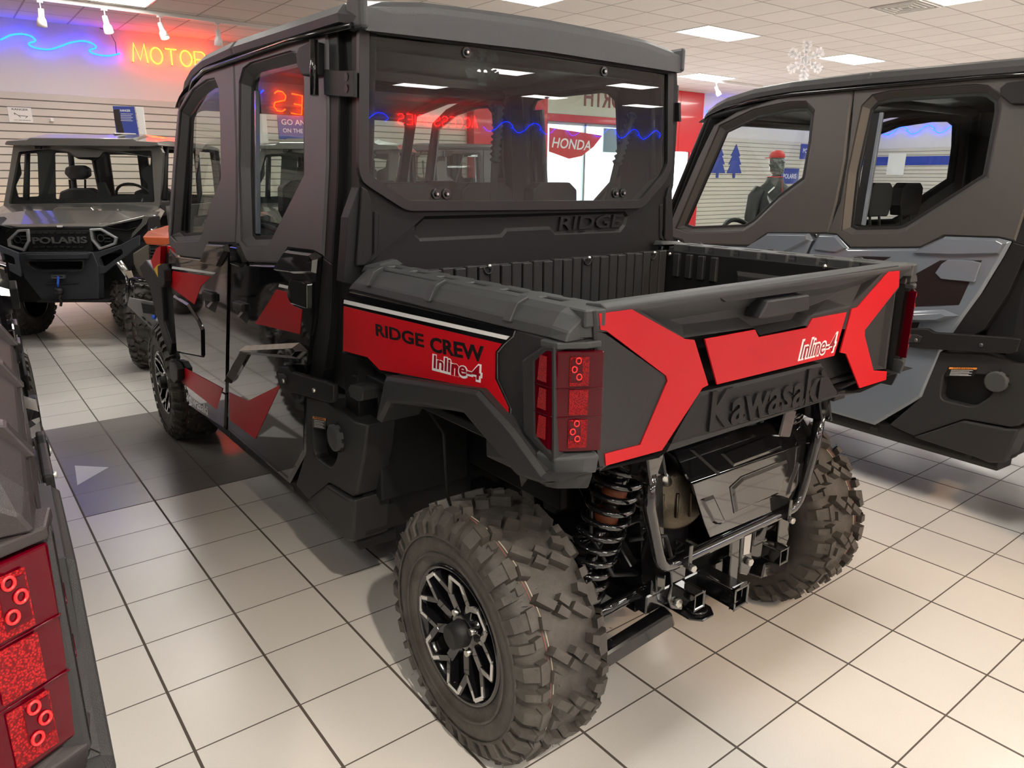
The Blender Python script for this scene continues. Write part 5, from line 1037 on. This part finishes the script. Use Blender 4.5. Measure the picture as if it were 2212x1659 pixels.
def grey_machine():
    global ORG
    ORG = DF(6.1).w((DF(6.1).px(345, 600)[0], 0))
    R = empty('utility_vehicle', ORG, 0, 'orange and grey off-road vehicle nosing out behind the front wheel', 'utility vehicle')
    def P(name, dh, pxs, d0, d1, m, bev=.004, parent=R, holes=(), lab=None, seg=2):
        F = DF(dh); return solid(MB(), F, [F.pts(pxs)]+[F.pts(h) for h in holes], d0, d1).build(name, m, parent, bev, seg, lab=lab)
    def W(dh, x, y): F = DF(dh); return F.w(F.px(x, y))
    MB().loft([[W(5.45, 308, 511), W(5.45, 316, 528), W(5.45, 353, 531), W(5.45, 372, 526), W(5.45, 372, 512)], [W(6.3, 318, 500), W(6.3, 322, 512), W(6.3, 352, 514), W(6.3, 385, 505), W(6.3, 385, 480), ]]).build('hood', M_ORG, R, .008, 2, lab='orange bonnet')
    MB().loft([[W(5.42, 287, 548), W(5.42, 316, 529), W(5.42, 321, 532), W(5.42, 322, 562), W(5.42, 330, 596), W(5.42, 312, 604), W(5.42, 299, 591), W(5.42, 289, 570)], [W(5.9, 300, 545), W(5.9, 318, 528), W(5.9, 360, 528), W(5.9, 370, 562), W(5.9, 370, 590), W(5.9, 330, 600), W(5.9, 312, 590), W(5.9, 302, 570)]]).build('front_fender', mat('taupe_plastic', (.10, .085, .07), .45), R, .008, 2)
    g_ = P('grille', 5.46, [(319,531),(352,534),(346,560),(330,575),(320,563)], -.05, 0, M_PLD, .004)
    for r in range(4): P('grille_bar', 5.44, [(322,536+r*7),(345,537+r*7),(345,540+r*7),(322,539+r*7)], 0, .012, M_PL, .001, g_, seg=1)
    P('headlight', 5.40, [(311,578),(326,574),(333,584),(330,600),(318,602)], -.05, .02, M_PLD, .008)
    MB().tube([W(5.36, 257, 566), W(5.36, 276, 593)], .024, 14).build('bumper_tube', M_STEEL, R, lab='bright bumper tube end')
    b = MB().tube([W(5.34, 285, 604), W(5.42, 338, 611), W(5.6, 400, 616)], .022, 12).tube([W(5.34, 276, 596), W(5.34, 276, 652)], .016, 10).tube([W(5.34, 285, 604), W(5.34, 287, 645)], .014, 10).build('bumper_tube', M_GB, R)
    P('bumper_plate', 5.33, [(270,587),(284,584),(289,598),(279,601)], 0, .01, mat('pale_steel', (.6, .52, .44), .3, metal=.7), .002)
    P('skid_plate', 5.32, [(279,642),(351,656),(366,700),(363,724),(340,724),(274,659)], -.008, 0, M_GREY if 0 else mat('satin_grey', (.22, .22, .22), .18, metal=.5), .003)
    for i in range(3): P('plate_slot', 5.315, [(306+i*12,684+i*11),(309+i*12,684+i*11),(316+i*12,692+i*11),(313+i*12,692+i*11)], 0, .004, M_SEAL, 0, seg=1)
    P('winch_mount', 5.31, [(306,654),(348,662),(352,680),(310,676)], 0, .008, M_SEAL, .002)
    MB().tube([W(5.29, 336, 704), W(5.29, 337, 714), W(5.29, 342, 726)], .012, 8).cyl(W(5.28, 330, 685), W(5.28, 336, 685), .016).build('winch_strap', M_BLUE, R, lab='blue winch strap and knob')
    MB().tube([W(5.28, 338, 672), W(5.28, 343, 684), W(5.28, 338, 692)], .012, 8).build('winch_hook', M_STEEL, R)
    for px_, dh, sp in ((285, 5.95, .3), (420, 6.5, .7)):
        u = DF(dh).px(px_, 720)[0]; ct = DF(dh).w((u, .352)); o = WHEEL['o'].copy(); COL.objects.link(o); o.parent = R
        for x in WHEEL['c']: y = x.copy(); COL.objects.link(y); y.parent = o
        o.location = ct-ORG; o.rotation_euler = (sp, 0, -YAW+.35)
    MB().loft([[W(5.8, 330, 560), W(5.8, 330, 700), W(5.8, 400, 700), W(5.8, 400, 560)], [W(7.2, 345, 540), W(7.2, 345, 640), W(7.2, 420, 640), W(7.2, 420, 540)]]).build('chassis', M_PLD, R, .01)
    MB().tube([W(5.9, 310, 720), W(5.9, 345, 700)], .03, 8).tube([W(5.75, 310, 735), W(5.8, 345, 690)], .02, 8).build('control_arm', M_GB2, R)
    return R

def mannequin():
    global ORG
    c = Vector((7.42, 1.36, 0)); ORG = c.copy()
    R = empty('mannequin', c, 0, 'glossy black mannequin in a black and red jacket and red cap beyond the grey cab', 'mannequin')
    f = Vector((-.35, -.93, 0)).normalized(); s = Vector((0, 0, 1)).cross(f)
    def ring(z, a, b, o=0., n=16): return [c+Vector((0, 0, z))+f*(o+b*cos(2*pi*k/n))+s*(a*sin(2*pi*k/n)) for k in range(n)]
    # head with face
    hm = MB(); H = [(1.50, .055, .06, -.01), (1.56, .055, .06, -.005), (1.59, .045, .06, .02), (1.605, .055, .085, .02), (1.63, .066, .095, .012), (1.67, .072, .10, .005), (1.71, .076, .10, 0), (1.75, .077, .098, -.005), (1.79, .072, .092, -.008), (1.82, .058, .075, -.01), (1.84, .03, .04, -.01)]
    hm.loft([ring(z, a, b, o) for z, a, b, o in H], smooth=True)
    hm.loft([[c+Vector((0, 0, z))+f*x+s*y for x, y in ((.085, -.012), (d_, 0), (.085, .012))] for z, d_ in ((1.735, .103), (1.70, .125), (1.685, .122), (1.678, .10))], closed=False)
    hm.sphere(c+Vector((0, 0, 1.648))+f*.100, .02, 10, (1, 1, .45))
    for k in (1, -1):
        hm.sphere(c+Vector((0, 0, 1.70))+s*(k*.078)-f*.01, .024, 10, (.6, .6, 1.1)); hm.sphere(c+Vector((0, 0, 1.725))+s*(k*.030)+f*.088, .015, 10, (1, 1, .6))
    # one continuous body below
    B = [(.0, .0, 0), ]
    body = MB(); body.loft([ring(z, a, b, o) for z, a, b, o in ((.82, .17, .12, 0), (.95, .185, .13, 0), (1.05, .165, .12, 0), (1.2, .19, .13, 0), (1.35, .21, .13, 0), (1.43, .19, .11, 0), (1.49, .10, .08, -.01), (1.53, .055, .06, -.01))], smooth=True)
    for k in (1, -1):
        body.tube([c+s*(k*.09)+Vector((0, 0, .86)), c+s*(k*.11)+Vector((0, 0, .48)), c+s*(k*.12)+Vector((0, 0, .10))], .07, 14, rs=[.10, .07, .05]); body.tube([c+s*(k*.12)+Vector((0, 0, .04))-f*.05, c+s*(k*.13)+Vector((0, 0, .04))+f*.16], .045, 10)
    hb = MB(); hb.v = hm.v+body.v; hb.f = hm.f+[tuple(i+len(hm.v) for i in q) for q in body.f]; hb.sm = hm.sm+body.sm
    # hands
    for k in (1, -1):
        w0 = c+s*(k*.30)+Vector((0, 0, .86))+f*.06
        hb.tube([w0, w0+Vector((0, 0, -.09))], .03, 10, rs=[.026, .036])
        for i in range(4): p = w0+Vector((0, 0, -.085))+f*(-.027+.018*i); hb.tube([p, p+Vector((0, 0, -.035))-s*(k*.006), p+Vector((0, 0, -.065+.008*abs(i-1.5)))-s*(k*.018)], .009, 6)
        hb.tube([w0+Vector((0, 0, -.03))+f*.03, w0+Vector((0, 0, -.075))+f*.055], .010, 6)
    hb.build('body', mat('mannequin_gloss', (.02, .022, .022), .08, coat=.8), R)
    jk = MB().loft([ring(z, a, b, o) for z, a, b, o in ((.86, .22, .16, 0), (.98, .215, .155, 0), (1.15, .215, .155, 0), (1.34, .235, .155, 0), (1.43, .21, .13, 0), (1.50, .115, .10, -.01), (1.565, .085, .085, 0))], smooth=True)
    for k in (1, -1): jk.tube([c+s*(k*.19)+Vector((0, 0, 1.42)), c+s*(k*.255)+Vector((0, 0, 1.34)), c+s*(k*.29)+Vector((0, 0, 1.12)), c+s*(k*.30)+f*.05+Vector((0, 0, .87))], .06, 14, rs=[.075, .078, .066, .048])
    j = jk.build('jacket', mat('jacket_black', (.018, .018, .02), .55), R)
    MB().tube(ring(1.566, .087, .087, 0), .006, 6, closed=True).build('collar_piping', M_RED, j, lab='red collar piping')
    MB().tube([c+f*.12+Vector((0, 0, 1.53)), c+f*.16+Vector((0, 0, 1.35)), c+f*.165+Vector((0, 0, .9))], .004, 5).build('zip', M_RED, j)
    JF = Frame(c+f*.168+Vector((0, 0, 1.2)), -s, (0, 0, 1)); JF.n = f
    for q, m in (([(-.16, -.06), (-.10, .04), (-.04, .04), (-.05, -.12), (-.15, -.14)], M_RED), ([(-.075, .11), (-.045, .11), (-.055, .03), (-.03, .03), (-.075, -.12), (-.065, -.01), (-.09, -.01)], M_WH), ([(.03, .12), (.13, .08), (.10, -.02), (.02, .0)], M_DRED)): solid(MB(), JF, [q], -.03, .001).build('jacket_patch', m, j)
    for k in (-1, 1): MB().bar(c+s*(k*.10)+f*.135+Vector((0, 0, 1.455)), c+s*(k*.17)+f*.125+Vector((0, 0, 1.39)), .014, .006, f).build('jacket_piping', M_WH, j)
    cp = MB().loft([ring(z, a, b, o) for z, a, b, o in ((1.775, .080, .103, -.01), (1.81, .078, .098, -.01), (1.845, .06, .075, -.012), (1.86, .02, .03, -.012))], smooth=True)
    cp.loft([[c+Vector((0, 0, z))-f*x+s*y for x, y in ((.08, -.07), (.16, -.05), (.175, 0), (.16, .05), (.08, .07))] for z in (1.772, 1.782)]); cp.build('cap', M_RED, R, lab='red cap worn backwards')

# ------------------------------------------------------------------ place everything
rg = ridge()
g2 = copy_tree(rg); g2.location = (1.36+2.64186+cos(-.0449)*.012, -.7-1.09872-sin(.0449)*.012, 0); g2.rotation_euler = (0, 0, -.0449)
tag(g2, 'matte grey four-door side-by-side with blue-grey doors parked at the right', 'utility vehicle', 'crew side-by-sides')
for o in [o for o in g2.children if o.name.startswith('centre_pillar')]: bpy.data.objects.remove(o)
M_GRD = mat('slate_graphic', (.018, .013, .013), .35)
M_UP2 = mat('brown_grey_shell', (.075, .070, .066), .42, metal=.25, bump=.3, bscale=800)
SK = ('tailgate', 'maker_name', 'bed_lettering', 'engine_badge', 'gloss_panel', 'bed_side')
def paint(root, mp, white):
    for o in root.children_recursive:
        for s in getattr(o, 'material_slots', []):
            n = s.material.name if s.material else ''
            t = None
            if n == 'gloss_black' and o.name.split('.')[0] in ('door_panel', 'door_shoulder', 'crease', 'door_rib', 'gloss_panel', 'hood', 'hinge_cover'): t = mp
            elif n == 'red_decal': t = M_GRD
            elif n == 'white_decal' and o.name.split('.')[0] == 'decal': t = white
            elif n == 'yellow_decal': t = M_GRD
            elif n == 'door_shell': t = M_UP2
            if t: s.link = 'OBJECT'; s.material = t
            if 'label' in o.keys(): 
                if 'red' in o['label'] or 'white' in o['label'] or 'black' in o['label'] or 'yellow' in o['label']: del o['label']
paint(g2, M_GREY, M_GREY)
for o in [o for o in g2.children_recursive if o.name.split('.')[0] == 'decal' and o.parent.name.split('.')[0] == 'door_panel']: bpy.data.objects.remove(o)
bpy.context.view_layer.update()
MW = Matrix.Translation(g2.location) @ Matrix.Rotation(-.0449, 4, 'Z'); MI = MW.inverted()
GF = Frame(MW @ Vector((.632-CX, .7, 0)), MW.to_3x3() @ Vector((0, -1, 0)), (0, 0, 1))
dp = [o for o in g2.children if o.name.startswith('door_panel')]
dp = min(dp, key=lambda o: sum((abs(v.co.x+.74)+abs(v.co.y+.30)) for v in o.data.vertices)/len(o.data.vertices))
for q in ([(1963,601),(2034,562),(2124,562),(2098,606),(2074,658),(1948,663)], [(1941,694),(1990,694),(1981,716),(1984,740),(1929,772)], [(1842,559),(1856,553),(1927,555),(1911,563)]):
    b_ = solid(MB(), GF, [GF.pts(q)], .0102, .0118); b_.v = [MI @ v for v in b_.v]; b_.build('decal', M_GRD, dp, org=(0, 0, 0), lab='black angular sticker on the rear door')
g3 = copy_tree(rg); g3.location = (-.950, -.965, 0); g3.rotation_euler = (0, 0, -.06)
tag(g3, 'dark crew side-by-side cut by the left edge, its red tail lamp close to us', 'utility vehicle', 'crew side-by-sides')
paint(g3, M_GB, M_GB)
M_WD = mat('warm_dark_plastic', (.030, .025, .026), .42, bump=.3, bscale=900, spec=.3)
for o in g3.children_recursive:
    for s in getattr(o, 'material_slots', []):
        if s.material and s.material.name == 'grey_plastic': s.link = 'OBJECT'; s.material = M_WD
g4 = copy_tree(rg); g4.location = (7.0, 7.1, 0); g4.rotation_euler = (0, 0, -pi/2-.1)
tag(g4, 'black side-by-side with red panels by the far red wall, seen through the rear pane', 'utility vehicle', 'crew side-by-sides')
pr = side_by_side_front()
g5 = copy_tree(rg); g5.location = (-1.25, 3.7, 0); tag(g5, 'dark side-by-side standing left of the aisle, mirrored in the glossy doors', 'utility vehicle', 'crew side-by-sides'); paint(g5, M_GB, M_GB)
p3 = copy_tree(pr); p3.location = p3.location+RH*2.3-FH*-.6; tag(p3, 'side-by-side by the slotted wall seen through the front door window', 'utility vehicle', 'front-facing side-by-sides')
grey_machine(); mannequin()
# brochure stand on the silver-grey roof
F = DF(8.05); o0 = F.w(F.px(278, 296)); zt = DF(7.75).px(180, 312)[1]+.105
q = F.pts([(243,229),(289,230),(300,296),(252,294)]); q = [(a, max(b, zt+.008)) for a, b in q]; zb = min(b for a, b in q); 
o = tag(solid(MB(), F, [q], -.012, 0).build('brochure_stand', M_BPR, None, .002, org=o0), 'blue and white brochure stand on the silver-grey roof', 'stand')
q2 = [(a, max(b, zt+.008)) for a, b in F.pts([(290,230),(307,231),(314,292),(301,296)])]; solid(MB(), F, [q2], -.03, -.018).build('side_leaf', M_PAP, o, .002, org=o0, lab='white side leaf')
letters('RANGER', F, F.px(260, 241), F.px(282, 241.5), .022, .001, .0006, bold=.01).build('print', M_WH, o, org=o0)
for i in range(5): a, b = F.px(261, 246+i*3.6), F.px(287-3*(i % 2), 246.6+i*3.6); MB().bar(F.w(a, .002), F.w(b, .002), .004, .001, F.n).build('print', M_WH, o, org=o0)
solid(MB(), F, [F.pts([(245,237),(257,236),(262,262),(270,292),(256,292),(248,262)])], 0, .001).build('picture', M_GRD, o, org=o0)
MB().box((o0.x-.14, o0.y-.05, zt+.005), (o0.x+.1, o0.y+.10, F.w((0, zb)).z+.01)).build('stand_base', M_TRIM, o, .004, org=o0)
